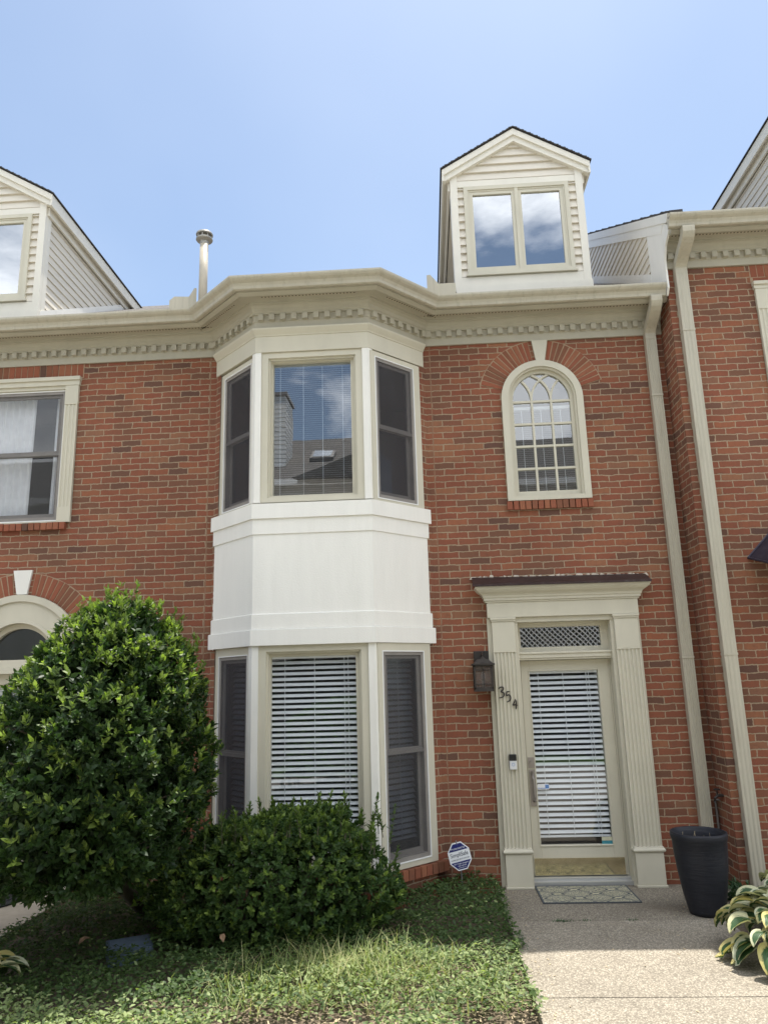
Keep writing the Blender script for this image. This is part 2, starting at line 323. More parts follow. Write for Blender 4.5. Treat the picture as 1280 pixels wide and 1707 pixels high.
# ------------------------------------------------------------------ mesh helpers
class MB:
    def __init__(s): s.v = []; s.f = []; s.uv = []; s.M = None; s.has_uv = False
    def add(s, vs):
        b = len(s.v)
        if s.M is not None: vs = [s.M @ Vector(p) for p in vs]
        s.v.extend([tuple(p) for p in vs]); return b
    def face(s, idx, uv=None):
        s.f.append(tuple(idx)); s.uv.append(uv)
        if uv: s.has_uv = True
    def quad(s, a, b, c, d, uv=None):
        i = s.add([a, b, c, d]); s.face((i, i + 1, i + 2, i + 3), uv)
    def poly(s, pts, uv=None):
        i = s.add(pts); s.face(range(i, i + len(pts)), uv)
    def box(s, x0, x1, y0, y1, z0, z1):
        i = s.add([(x0, y0, z0), (x1, y0, z0), (x1, y1, z0), (x0, y1, z0), (x0, y0, z1), (x1, y0, z1), (x1, y1, z1), (x0, y1, z1)])
        for q in ((0, 1, 5, 4), (1, 2, 6, 5), (2, 3, 7, 6), (3, 0, 4, 7), (4, 5, 6, 7), (3, 2, 1, 0)): s.face([i + k for k in q])
    def hexa(s, p):   # 8 points: bottom 4, top 4
        i = s.add(p)
        for q in ((0, 1, 5, 4), (1, 2, 6, 5), (2, 3, 7, 6), (3, 0, 4, 7), (4, 5, 6, 7), (3, 2, 1, 0)): s.face([i + k for k in q])
    def extr(s, poly, vec):   # polygon of 3D points extruded along vec
        n = len(poly); v = Vector(vec); i = s.add(list(poly) + [tuple(Vector(p) + v) for p in poly])
        s.face(range(i, i + n)); s.face(range(i + 2 * n - 1, i + n - 1, -1))
        for k in range(n): s.face((i + k, i + (k + 1) % n, i + n + (k + 1) % n, i + n + k))
    def lathe(s, prof, cx, cy, n=24, cap=True):
        r0 = []
        for (r, z) in prof: r0.append(s.add([(cx + r * math.cos(2 * PI * k / n), cy + r * math.sin(2 * PI * k / n), z) for k in range(n)]))
        for a, b in zip(r0, r0[1:]):
            for k in range(n): s.face((a + k, a + (k + 1) % n, b + (k + 1) % n, b + k))
        if cap: s.face([r0[0] + k for k in range(n)][::-1]); s.face([r0[-1] + k for k in range(n)])
    def tube(s, pts, rad, n=8):
        pts = [Vector(p) for p in pts]; rings = []
        rads = rad if isinstance(rad, (list, tuple)) else [rad] * len(pts)
        for i, p in enumerate(pts):
            d = (pts[min(i + 1, len(pts) - 1)] - pts[max(i - 1, 0)]).normalized()
            a = d.cross(Vector((0, 0, 1)) if abs(d.z) < .9 else Vector((1, 0, 0))).normalized(); b = d.cross(a)
            rings.append(s.add([p + (a * math.cos(2 * PI * k / n) + b * math.sin(2 * PI * k / n)) * rads[i] for k in range(n)]))
        for a, b in zip(rings, rings[1:]):
            for k in range(n): s.face((a + k, a + (k + 1) % n, b + (k + 1) % n, b + k))
        s.face([rings[0] + k for k in range(n)][::-1]); s.face([rings[-1] + k for k in range(n)])
    def sweep(s, path, prof, caps=True, closed=True, uvu=None):
        """path: XY points left to right seen from the front; prof: (out, z) points"""
        P = [Vector(p) for p in path]; rings = []; n = len(prof); acc = 0; us = []
        for i, p in enumerate(P):
            ns = []
            if i > 0: d = (p - P[i - 1]).normalized(); ns.append(Vector((d.y, -d.x)))
            if i < len(P) - 1: d = (P[i + 1] - p).normalized(); ns.append(Vector((d.y, -d.x)))
            m = ns[0] if len(ns) == 1 else (ns[0] + ns[1]) / (1 + ns[0].dot(ns[1]))
            if i > 0: acc += (p - P[i - 1]).length
            us.append(acc); rings.append(s.add([(p.x + m.x * o, p.y + m.y * o, z) for (o, z) in prof]))
        m_ = n if closed else n - 1
        for i in range(len(P) - 1):
            a, b = rings[i], rings[i + 1]
            for k in range(m_):
                k2 = (k + 1) % n
                s.face((a + k, b + k, b + k2, a + k2), None if uvu is None else ((us[i] + uvu, prof[k][1]), (us[i + 1] + uvu, prof[k][1]), (us[i + 1] + uvu, prof[k2][1]), (us[i] + uvu, prof[k2][1])))
        if caps and closed: s.face([rings[0] + k for k in range(n)]); s.face([rings[-1] + k for k in range(n)][::-1])
    def build(s, name, mat, parent=None, smooth=False, label=None):
        off = Vector((0, 0, 0)); q = parent
        while q is not None: off += q.location; q = q.parent
        me = bpy.data.meshes.new(name)
        me.from_pydata([(a - off.x, b - off.y, c - off.z) for a, b, c in s.v], [], s.f)
        if s.has_uv:
            l = me.uv_layers.new(name='UVMap'); k = 0
            for f, u in zip(s.f, s.uv):
                for j in range(len(f)):
                    if u: l.data[k].uv = u[j]
                    k += 1
        for mm in (mat if isinstance(mat, (list, tuple)) else [mat]): me.materials.append(MATS[mm])
        if smooth: me.polygons.foreach_set('use_smooth', [True] * len(me.polygons))
        me.update()
        o = bpy.data.objects.new(name, me); COL.objects.link(o)
        if parent is not None: o.parent = parent
        if label: o['label'] = label
        return o
def thing(name, label, cat, loc=(0, 0, 0), group=None):
    o = bpy.data.objects.new(name, None); COL.objects.link(o); o.location = loc; o.empty_display_size = .2
    o['label'] = label; o['category'] = cat
    if group: o['group'] = group
    return o
def tag(o, label, cat, group=None):
    o['label'] = label; o['category'] = cat
    if group: o['group'] = group
    return o
def struct(o, kind='structure', label=None, cat=None):
    o['kind'] = kind
    if label: o['label'] = label
    if cat: o['category'] = cat
    return o
def bevel(o, w=.004):
    m = o.modifiers.new('bevel', 'BEVEL'); m.width = w; m.segments = 2; m.limit_method = 'ANGLE'; m.angle_limit = math.radians(40); return o

def wall_grid(mb, x0, x1, z0, z1, y, holes, uoff=0.):
    xs = sorted({x0, x1, *[h[0] for h in holes], *[h[1] for h in holes]}); zs = sorted({z0, z1, *[h[2] for h in holes], *[h[3] for h in holes]})
    xs = [x for x in xs if x0 <= x <= x1]; zs = [z for z in zs if z0 <= z <= z1]
    for a, b in zip(xs, xs[1:]):
        for c, d in zip(zs, zs[1:]):
            mx, mz = (a + b) / 2, (c + d) / 2
            if any(h[0] < mx < h[1] and h[2] < mz < h[3] for h in holes): continue
            mb.quad((a, y, c), (b, y, c), (b, y, d), (a, y, d), ((a + uoff, c), (b + uoff, c), (b + uoff, d), (a + uoff, d)))
def arch_fill(mb, cx, cz, R, top, y, x0, x1):
    """brick between a half circle and its bounding rectangle x0..x1, cz..top"""
    n = 24
    def onrect(a):
        c, s_ = math.cos(a), math.sin(a)
        k = min((abs((x1 - cx) / c) if c > 1e-6 else (abs((x0 - cx) / c) if c < -1e-6 else 1e9)), (top - cz) / s_ if s_ > 1e-6 else 1e9)
        return (cx + c * k, cz + s_ * k)
    crn = [math.atan2(top - cz, x1 - cx), math.atan2(top - cz, x0 - cx)]
    an = sorted([PI * i / n for i in range(n + 1)] + crn)
    for a, b in zip(an, an[1:]):
        p = [(cx + R * math.cos(a), cz + R * math.sin(a)), onrect(a), onrect(b), (cx + R * math.cos(b), cz + R * math.sin(b))]
        mb.poly([(q[0], y, q[1]) for q in p], p)
UV0 = .3009   # a mortar joint lies at this height
def zuv(o):   # shift brick uv so joints fall where the photo has them
    for d in o.data.uv_layers[0].data: d.uv[1] -= UV0 - 20 * .0653
    return o

def arch_ring(mb, cx, cz, r0, r1, y0, y1, a0=0., a1=PI, n=28):
    for i in range(n):
        a, b = a0 + (a1 - a0) * i / n, a0 + (a1 - a0) * (i + 1) / n
        pa = [(cx + r * math.cos(t), cz + r * math.sin(t)) for r, t in ((r0, a), (r1, a), (r1, b), (r0, b))]
        for y in (y0, y1): mb.poly([(p[0], y, p[1]) for p in pa])
        mb.quad((pa[0][0], y0, pa[0][1]), (pa[0][0], y1, pa[0][1]), (pa[3][0], y1, pa[3][1]), (pa[3][0], y0, pa[3][1]))
        mb.quad((pa[1][0], y0, pa[1][1]), (pa[1][0], y1, pa[1][1]), (pa[2][0], y1, pa[2][1]), (pa[2][0], y0, pa[2][1]))
def voussoirs(mbB, mbM, cx, cz, r0, r1, a0, a1, n, y, skip=None):
    for i in range(n):
        g = .11
        a, b = a0 + (a1 - a0) * (i + g) / n, a0 + (a1 - a0) * (i + 1 - g) / n
        if skip and skip[0] < (a + b) / 2 < skip[1]: continue
        rr = r1 - .004 + rnd.uniform(-.006, .004); d = rnd.uniform(-.003, .002)
        pts = [(cx + r * math.cos(t), y + d, cz + r * math.sin(t)) for r, t in ((r0, a), (rr, a), (rr, b), (r0, b))]
        mbB.extr(pts, (0, .02, 0))
    arch_ring(mbM, cx, cz, r0, r1 + .004, y + .004, y + .012, a0, a1, 30)
def halfarch(hs, cx, cz, r0, r1, d0, d1, n):
    mbB, mbM = MB(), MB(); voussoirs(mbB, mbM, cx, cz, r0, r1, math.radians(d0), math.radians(d1), n, -.006)
    ba = mbB.build('brick_arch', 'brick_piece', hs); mbM.build('arch_mortar', 'mortar', ba)
def brick_row(mb, x0, x1, y0, y1, z0, z1, pitch, M=None, gap=.009):
    n = max(1, round((x1 - x0) / pitch)); w = (x1 - x0) / n
    mb.M = M
    for i in range(n):
        a = x0 + i * w + gap / 2 + rnd.uniform(-.002, .002); d = rnd.uniform(-.003, .003)
        mb.box(a, x0 + (i + 1) * w - gap / 2, y0 + d, y1, z0 + rnd.uniform(0, .003), z1 + rnd.uniform(-.002, .002))
    mb.M = None
def fluted(mb, x0, x1, yf, yb, z0, z1, n, depth=.012):
    w = (x1 - x0) / (n * 1.0 + .3); gw = w * .62; pts = [(x0, yb), (x0, yf)]
    for i in range(n):
        c = x0 + w * (i + .65)
        for k in range(5):
            a = PI * k / 4; pts.append((c - gw / 2 * math.cos(a), yf + depth * math.sin(a)))
    pts += [(x1, yf), (x1, yb)]
    mb.extr([(p[0], p[1], z0) for p in pts], (0, 0, z1 - z0))
def slats(mb, x0, x1, y, z0, z1, pitch, depth, tilt, thick=.003, cords=(), M=None, headrail=.04, bow=.0):
    mb.M = M; z = z1 - headrail; c, s_ = math.cos(tilt), math.sin(tilt); h = depth / 2
    if headrail: mb.box(x0, x1, y - .02, y + .025, z1 - headrail, z1)
    z -= pitch * .8
    while z > z0 + pitch * .5:
        j = rnd.uniform(-.0012, .0012)
        p = [(x0, y - h * c, z + j - h * s_), (x1, y - h * c, z - j - h * s_), (x1, y + h * c, z - j + h * s_), (x0, y + h * c, z + j + h * s_)]
        mb.hexa(p + [(a, b, q + thick) for a, b, q in p]); z -= pitch
    mb.box(x0, x1, y - h * .8, y + h * .8, z0, z0 + .018)
    for cx in cords: mb.box(cx - .0025, cx + .0025, y - h - .004, y - h - .001, z0, z1)
    mb.M = None
def frame_rect(mb, x0, x1, z0, z1, y0, y1, l, r=None, b=None, t=None):
    r = l if r is None else r; b = l if b is None else b; t = l if t is None else t
    mb.box(x0, x0 + l, y0, y1, z0, z1); mb.box(x1 - r, x1, y0, y1, z0, z1)
    mb.box(x0 + l, x1 - r, y0, y1, z0, z0 + b); mb.box(x0 + l, x1 - r, y0, y1, z1 - t, z1)

# ------------------------------------------------------------------ setting: ground, walks
def flat(name, mat, x0, x1, y0, y1, z, kind='structure'):
    mb = MB(); mb.quad((x0, y0, z), (x1, y0, z), (x1, y1, z), (x0, y1, z)); return struct(mb.build(name, mat), kind)
flat('ground', 'soil', -150, 150, -150, 150, -.06)
flat('driveway', 'pavement', -60, 60, -9.2, -4.3, -.05)
flat('lawn', 'lawn', -60, 60, -12.3, -9.3, -.045)
mb = MB()
for (x0, x1, y0, y1) in ((.395, 2.02, -2.362, -.982), (.395, 2.02, -4.3, -2.372)):
    mb.box(x0, x1, y0, y1, -.12, 0)
struct(mb.build('walkway', 'aggregate'))
mb = MB(); mb.box(.395, 2.40, -.976, .10, -.12, -.001); struct(mb.build('doorstep_slab', 'aggregate_worn'))
mb = MB(); mb.box(-4.95, -3.47, -4.3, .02, -.12, -.004); struct(mb.build('side_path', 'concrete_path'))

# ------------------------------------------------------------------ the three houses
house = thing('town_house', 'middle red brick townhouse with white bay, arched upper window and pale panelled front door', 'house', (0, 0, 0), 'brick townhouses of the row')
houseL = thing('town_house', 'left neighbouring brick townhouse with curtained upper window, behind the round tree', 'house', (-5, 0, 0), 'brick townhouses of the row')
houseR = thing('town_house', 'taller right neighbouring brick townhouse standing forward with dark metal door hood, cut off at right', 'house', (4.5, 0, 0), 'brick townhouses of the row')

CX = -1.163
PATH = [(-2.55, 0), (-2.268, 0), (-1.713, -.555), (-.613, -.555), (-.058, 0), (2.40, 0)]
def bay_base(out_left=True): return [(-2.268, 0), (-1.713, -.555), (-.613, -.555), (-.058, 0)]

# --- walls of the middle house
mb = MB()
AX, AZ, AR = 1.128, 4.603, .413
wall_grid(mb, -.058, 2.40, -.1, 5.30, 0, [(.72, 1.593, -.1, 2.33), (AX - AR, AX + AR, 3.53, AZ + AR)])
arch_fill(mb, AX, AZ, AR, AZ + AR, 0, AX - AR, AX + AR)
wall_grid(mb, -2.325, -2.268, -.1, 5.30, 0, [])
def strip(mb, a, b, z0, z1, u0):
    L_ = (Vector(b) - Vector(a)).length
    mb.quad((*a, z0), (*b, z0), (*b, z1), (*a, z1), ((u0, z0), (u0 + L_, z0), (u0 + L_, z1), (u0, z1)))
strip(mb, (-.135, -.077), (-.058, 0), -.1, 5.24, -.058 - .109); strip(mb, (-2.268, 0), (-2.191, -.077), -.1, 5.24, -2.268)
bp = [(-2.268, 0), (-1.713, -.555), (-.613, -.555), (-.058, 0)]
u = -2.268
for a, b in zip(bp, bp[1:]):
    strip(mb, a, b, -.1, .17, u); u += (Vector(b) - Vector(a)).length
zuv(mb.build('wall', 'brick', house))
mb = MB(); mb.box(-.005, .004, -.002, .01, -.05, 5.24); mb.build('control_joint', 'joint_caulk', house); mb = MB(); mb.box(-2.330, -2.321, -.002, .01, -.05, 5.24); mb.build('control_joint', 'joint_caulk', house)
# ragged mortar where brick meets the painted panels
mb = MB()
for s_, x_, y_ in ((1, -.112, -.048), (-1, -2.214, -.048)):
    pa, pb = [], []; z = 2.15
    while z < 3.47:
        a = rnd.uniform(.003, .013); pa.append((x_ - a, y_ - .013, z)); pb.append((x_ + rnd.uniform(.003, .012), y_ - .013, z)); z += rnd.uniform(.012, .035)
    mb = MB(); mb.extr(pa + pb[::-1], (0, .024, 0)); mb.build('mortar_edge', 'white_trim', house)

# --- cornice, dentils, gutter
def cornice(path, dz, hs, dl, vent=True):
    pr = [(0, 5.24), (.022, 5.24), (.022, 5.318), (.030, 5.322), (.030, 5.385), (.050, 5.388), (.050, 5.400), (.062, 5.412), (.070, 5.440), (.092, 5.462), (.118, 5.470), (.118, 5.486), (.150, 5.492),
          (.245, 5.492), (.245, 5.478), (.262, 5.470), (.278, 5.478), (.300, 5.492), (.305, 5.56), (0, 5.57)]
    mb = MB(); mb.sweep(path, [(o, z + dz) for o, z in pr]); c = mb.build('cornice', 'cream_shaded', hs)
    mb = MB()
    P = [Vector(p) for p in path]; nrm = []
    for i in range(len(P) - 1):
        a, b = P[i], P[i + 1]; d = (b - a).normalized(); n = Vector((d.y, -d.x)); L_ = (b - a).length
        # trim lengths at mitres
        sA = .5 * 0; k = max(1, round(L_ / .109)); 
        for q in range(k):
            t = (q + .5) * L_ / k; ctr = a + d * t
            M = Matrix.Translation((ctr.x, ctr.y, 0)) @ Matrix.Rotation(math.atan2(d.y, d.x), 4, 'Z')
            mb = MB(); mb.M = M; mb.box(-.026, .026, -.068, -.031, 5.322 + dz, 5.380 + dz); mb.build('dentil', 'cream_shaded', c)
    if vent:
        mb = MB(); z = 5.4905 + dz
        for i in range(len(P) - 1):
            a, b = P[i], P[i + 1]; d = (b - a).normalized(); n = Vector((d.y, -d.x)); L_ = (b - a).length
            t0 = .22 * .41 if i > 0 else 0; t1 = .22 * .41 if i < len(P) - 2 else 0
            if i > 0 and (P[i] - P[i - 1]).normalized().cross(d) > 0: t0 = -t0
            if i < len(P) - 2 and d.cross((P[i + 2] - P[i + 1]).normalized()) > 0: t1 = -t1
            # concave corners shorten, convex corners lengthen the strip
            A = a + d * (-t0 if i > 0 else 0); B = b + d * (t1 if i < len(P) - 2 else 0); L2 = (B - A).length
            p0, p1, p2, p3 = A + n * .185, B + n * .185, B + n * .212, A + n * .212
            mb.quad((*p0, z), (*p1, z), (*p2, z), (*p3, z), ((0, 0), (L2, 0), (L2, 1), (0, 1)))
        mb.build('soffit_vent', 'vent_strip', c)
    return c
def gutter(path, dz, hs):
    pr = [(.307, 5.500), (.338, 5.497), (.352, 5.505), (.358, 5.530), (.372, 5.553), (.398, 5.572), (.412, 5.588), (.416, 5.598), (.416, 5.613), (.408, 5.614), (.404, 5.600), (.35, 5.55), (.322, 5.53), (.320, 5.612), (.307, 5.612)]
    mb = MB(); mb.sweep(path, [(o, z + dz) for o, z in pr]); return mb.build('gutter', 'gutter_paint', hs)
cornice(PATH, 0, house, 0); GP = PATH[:-1] + [(2.372, 0)]
g = gutter(GP, 0, house)
# splash guards standing on the gutter at the two inside corners
mb = MB()
for pts in ([(-2.66, -.405, 5.60), (-2.66, -.405, 5.71), (-2.61, -.405, 5.752), (-2.455, -.405, 5.742), (-2.455, -.405, 5.60)],
            [(-2.455, -.405, 5.60), (-2.455, -.405, 5.742), (-2.375, -.485, 5.79), (-2.34, -.52, 5.765), (-2.34, -.52, 5.60)],
            None, [(.285, -.405, 5.60), (.285, -.405, 5.735), (.115, -.405, 5.735), (.115, -.405, 5.60)],
            [(.115, -.405, 5.60), (.115, -.405, 5.735), (.03, -.49, 5.79), (-.005, -.525, 5.765), (-.005, -.525, 5.60)]):
    if pts is None: mb.build('splash_guard', 'gutter_paint', g); mb = MB(); continue
    mb.extr(pts, (0, .005, 0))
mb.build('splash_guard', 'gutter_paint', g)
S30 = math.tan(math.radians(30))
def roofplane(mb, x0, x1, y0, z0, y1, th=.05):
    z1 = z0 + (y1 - y0) * S30
    L_ = math.hypot(y1 - y0, z1 - z0)
    mb.quad((x0, y0, z0), (x1, y0, z0), (x1, y1, z1), (x0, y1, z1), ((x0, 0), (x1, 0), (x1, L_), (x0, L_)))
    mb.quad((x0, y0, z0 - th), (x1, y0, z0 - th), (x1, y1, z1 - th), (x0, y1, z1 - th)); mb.quad((x0, y0, z0 - th), (x1, y0, z0 - th), (x1, y0, z0), (x0, y0, z0))
    # back slope
    mb.quad((x0, y1, z1), (x1, y1, z1), (x1, 2 * y1 - y0, z0), (x0, 2 * y1 - y0, z0), ((x0, 0), (x1, 0), (x1, L_), (x0, L_)))
mb = MB(); roofplane(mb, -2.55, 2.395, -.35, 5.615, 4.6)
A, B, Cc, D = (-1.86, -.90, 5.606), (-.466, -.90, 5.606), (.08, -.345, 5.606), (-2.406, -.345, 5.606)
TL_, TR_ = (-1.7, 1.0, 6.42), (-.6, 1.0, 6.42)
mb.poly([A, B, TR_, TL_], [(0, 0), (1.4, 0), (1.2, 2), (.2, 2)]); mb.poly([B, Cc, TR_], [(0, 0), (.8, 0), (.8, 2)]); mb.poly([D, A, TL_], [(0, 0), (.8, 0), (.8, 2)])
mb.build('roof', 'shingle', house)
mb = MB(); mb.quad((-2.5, .0, 5.5), (2.39, 0, 5.5), (2.39, 6, 5.5), (-2.5, 6, 5.5)); mb.quad((-2.2, 0, 5.5), (-1.7, -.5, 5.5), (-.62, -.5, 5.5), (-.1, 0, 5.5)); mb.build('attic_floor', 'interior', house)
# flue pipe
mb = MB(); mb.lathe([(.052, 6.2), (.052, 7.38)], -2.757, 1.0, 20); vp = mb.build('vent_pipe', 'tube_pvc', house, True)
mb = MB(); mb.lathe([(.053, 7.26), (.056, 7.30), (.098, 7.315), (.105, 7.325), (.103, 7.34), (.06, 7.345), (.056, 7.345), (.056, 7.385), (.104, 7.387), (.107, 7.40), (.10, 7.415), (.05, 7.435), (.0, 7.44)], -2.757, 1.0, 24)
for k in range(8):
    a = k * PI / 4; mb.box(-2.757 + .085 * math.cos(a) - .006, -2.757 + .085 * math.cos(a) + .006, 1 + .085 * math.sin(a) - .006, 1 + .085 * math.sin(a) + .006, 7.335, 7.392)
mb.build('vent_cap', 'vent_metal', vp)

# --- dormers
def dormer(hs, dx, dy, dz, left_end=None):
    X0 = 1.043 + dx; Y0 = .10 + dy; hw = .726
    def P(z): return z + dz
    yroof = lambda z: (z - 5.62) / S30 - .35 + dy       # z in middle house heights
    mb = MB(); w0, w1, wz0, wz1 = .457 + dx, 1.613 + dx, 6.09, 7.175
    ex = .098; z = 6.07
    def seg(a, b, z0, z1, lim=None):
        if b - a < .01: return
        mb.hexa([(a, Y0 - .027, P(z0)), (b, Y0 - .027, P(z0)), (b, Y0 + .02, P(z0)), (a, Y0 + .02, P(z0)), (a, Y0 - .002, P(z1)), (b, Y0 - .002, P(z1)), (b, Y0 + .02, P(z1)), (a, Y0 + .02, P(z1))])
    while z < 7.17:
        seg(X0 - hw + .06, w0 + .01, z, min(z + ex, 7.18)); seg(w1 - .01, X0 + hw - .06, z, min(z + ex, 7.18)); z += ex
    z = 7.264
    while z < 7.76:
        h0 = min(hw - .02, (7.80 - z) / .585); h1 = max(.0, (7.80 - z - ex) / .585); h1 = min(hw - .02, h1)
        mb.hexa([(X0 - h0, Y0 - .027, P(z)), (X0 + h0, Y0 - .027, P(z)), (X0 + h0, Y0 + .02, P(z)), (X0 - h0, Y0 + .02, P(z)), (X0 - h1, Y0 - .002, P(z + ex)), (X0 + h1, Y0 - .002, P(z + ex)), (X0 + h1, Y0 + .02, P(z + ex)), (X0 - h1, Y0 + .02, P(z + ex))]); z += ex
    # cheeks: horizontal boards back to the roof
    for sgn in (-1, 1):
        z = 5.86; xw = X0 + sgn * (hw - .02)
        while z < 7.26:
            z1 = min(z + ex, 7.27); ya, yb = yroof(z) + .02, yroof(z1) + .02
            if yb > Y0 + .05:
                ya = max(ya, Y0 + .02)
                o0, o1 = xw + sgn * .014, xw + sgn * .002
                mb.hexa([(o0, Y0 + .01, P(z)), (o0, ya, P(z)), (xw - sgn * .02, ya, P(z)), (xw - sgn * .02, Y0 + .01, P(z)), (o1, Y0 + .01, P(z1)), (o1, yb, P(z1)), (xw - sgn * .02, yb, P(z1)), (xw - sgn * .02, Y0 + .01, P(z1))])
            z = z1
    d = mb.build('dormer', 'siding', hs)
    for bx in ((X0 - hw, X0 + hw, Y0 - .026, Y0 + .02, P(5.955), P(6.065)), (X0 - hw + .005, X0 + hw + .01, Y0 - .05, Y0 + .02, P(5.80), P(5.953)), (X0 - hw + .072, X0 + hw - .072, Y0 - .022, Y0 + .02, P(7.182), P(7.262))):
        mb = MB(); mb.box(*bx); mb.build('apron_board', 'dormer_trim', d)
    for sgn in (-1, 1):
        mb = MB(); a, b = sorted((X0 + sgn * (hw - .074), X0 + sgn * (hw + .004)))
        mb.box(a, b, Y0 - .030, Y0 + .02, P(5.90), P(7.33)); a, b = sorted((X0 + sgn * (hw - .03), X0 + sgn * (hw + .006)))
        mb.box(a, b, Y0 + .02, Y0 + .10, P(5.90), P(7.30)); mb.build('corner_board', 'dormer_trim', d)
        # rake board along the gable, two steps
        mb = MB(); xe, ze, za = X0 + sgn * .815, 7.375, 7.855
        mb.extr([(xe, Y0 - .085, P(ze)), (X0, Y0 - .085, P(za)), (X0, Y0 - .085, P(za - .075)), (xe, Y0 - .085, P(ze - .075))], (0, .05, 0))
        xi = X0 + sgn * .80
        mb.extr([(xi, Y0 - .062, P(ze - .06)), (X0, Y0 - .062, P(za - .07)), (X0, Y0 - .062, P(za - .145)), (xi, Y0 - .062, P(ze - .135))], (0, .06, 0))
        # eave soffit and fascia going back to the roof
        a, b = sorted((X0 + sgn * (hw + .006), X0 + sgn * .812)); ye = yroof(7.30) + .1
        mb.box(a, b, Y0 - .055, ye, P(7.265), P(7.30)); a, b = sorted((X0 + sgn * .797, X0 + sgn * .817)); mb.box(a, b, Y0 - .083, ye + .1, P(7.235), P(7.375))
        a, b = sorted((X0 + sgn * (hw + .006), X0 + sgn * (hw + .03))); mb.box(a, b, Y0 + .0, ye - .1, P(7.16), P(7.263))
        mb.build('rake_board', 'dormer_trim', d)
        mb = MB(); a, b = sorted((X0 + sgn * (hw - .01), X0 + sgn * (hw + .02)))   # flashing along the foot of the cheek
        pts = [(X0 + sgn * (hw + .012), Y0 + .0, P(5.80)), (X0 + sgn * (hw + .012), yroof(7.20), P(7.20)), (X0 + sgn * (hw + .012), yroof(7.20) - .13, P(7.20)), (X0 + sgn * (hw + .012), Y0 + .0, P(5.955))]
        mb.extr(pts, (-sgn * .01, 0, 0)); mb.build('flashing', 'white_trim', d)
    mb = MB()
    for sgn in (-1, 1):
        xe, ze, za = X0 + sgn * .835, 7.378, 7.868
        a = [(xe, Y0 - .11, P(ze)), (X0, Y0 - .11, P(za)), (X0, yroof(za) + .1, P(za)), (xe, yroof(ze) + .05, P(ze))]
        n = 34; th = .014                                 # ragged shingle edge along the front rake
        i0 = None
        for k in range(n):
            t0, t1 = k / n, (k + 1) / n; j = .003 * (k % 3)
            p = lambda t, y, dz_: (xe + (X0 - xe) * t, y, P(ze + (za - ze) * t) + dz_)
            yb0 = yroof(ze + (za - ze) * t0) + .08; yb1 = yroof(ze + (za - ze) * t1) + .08
            yy = Y0 - .10 - j
            mb.hexa([p(t0, yy, 0), p(t1, yy, 0), p(t1, yb1, 0), p(t0, yb0, 0), p(t0, yy, th + j * .8), p(t1, yy, th - .004), p(t1, yb1, th), p(t0, yb0, th)])
    mb.build('dormer_roof', 'shingle_edge', d)
    mb = MB(); frame_rect(mb, w0, w1, P(wz0), P(wz1), Y0 - .04, Y0 + .02, .045, .045, .035, .045); frame_rect(mb, w0 + .045, w1 - .045, P(wz0 + .035), P(wz1 - .045), Y0 - .028, Y0 + .02, .018)
    mb.box(X0 - .025, X0 + .012, Y0 - .036, Y0 + .02, P(wz0 + .03), P(wz1 - .045)); mb.box(w0 - .02, w1 + .02, Y0 - .055, Y0 + .02, P(wz0 - .02), P(wz0))
    wf = mb.build('window_frame', 'cream', d)
    for a, b in ((w0 + .063, X0 - .025), (X0 + .012, w1 - .063)):
        mb = MB(); frame_rect(mb, a, b, P(wz0 + .053), P(wz1 - .063), Y0 - .022, Y0 + .02, .036, .036, .036, .036); mb.build('sash', 'cream', d)
        mb = MB(); mb.quad((a + .03, Y0 - .002, P(wz0 + .08)), (b - .03, Y0 - .002, P(wz0 + .08)), (b - .03, Y0 - .002, P(wz1 - .09)), (a + .03, Y0 - .002, P(wz1 - .09))); mb.build('pane', 'glass_dormer', d)
    mb = MB(); mb.quad((X0 - .7, Y0 + .3, P(5.8)), (X0 + .7, Y0 + .3, P(5.8)), (X0 + .7, Y0 + .3, P(7.35)), (X0 - .7, Y0 + .3, P(7.35))); mb.build('room_interior', 'interior', d)
    return d
dormer(house, 0, 0, 0); dormer(houseL, -6.095, 0, 0); dormer(houseR, 3.72, -.34, .53)

# --- painted panels, posts and fascia of the bay
B4 = bay_base()
def bayband(pr, name, mat, ext=0.0, hs=house):
    p = [(-2.268 + .051 - ext, -.051 + ext), (-1.713, -.555), (-.613, -.555), (-.058 - .051 + ext, -.051 + ext)]
    mb = MB(); mb.sweep(p, pr); return mb.build(name, mat, hs)
bpn = bayband([(-.05, 2.30), (.010, 2.30), (.010, 3.18), (-.05, 3.18)], 'bay_panel', 'stucco')
bayband([(-.04, 2.157), (.034, 2.157), (.036, 2.297), (.028, 2.302), (-.04, 2.302)], 'panel_band', 'stucco', .028, bpn)
bayband([(-.04, 2.304), (.020, 2.304), (.022, 2.436), (.011, 2.442), (-.04, 2.442)], 'panel_band', 'stucco', .012, bpn)
bayband([(-.04, 3.178), (.020, 3.176), (.020, 3.322), (-.04, 3.322)], 'panel_band', 'stucco', .01, bpn)
bayband([(-.10, 3.324), (.036, 3.322), (.034, 3.465), (-.10, 3.482)], 'panel_band', 'stucco', .028, bpn)
bf = bayband([(-.08, 5.00), (.012, 5.00), (.012, 5.165), (.020, 5.168), (.022, 5.178), (.040, 5.200), (.058, 5.225), (.060, 5.2395), (-.08, 5.2395)], 'bay_fascia', 'cream', .03)
def post(cx, cy, side, z0, z1):
    # wraps the corner: .05 along the slanting side, .055 along the front
    s2 = math.sqrt(.5)
    if side < 0: p = [(cx - .052 * s2, cy + .052 * s2), (cx, cy), (cx + .055, cy)]
    else: p = [(cx - .055, cy), (cx, cy), (cx + .052 * s2, cy + .052 * s2)]
    mb = MB(); mb.sweep(p, [(-.06, z0), (.008, z0), (.008, z1), (-.06, z1)]); mb.build('bay_post', 'white_trim', house)
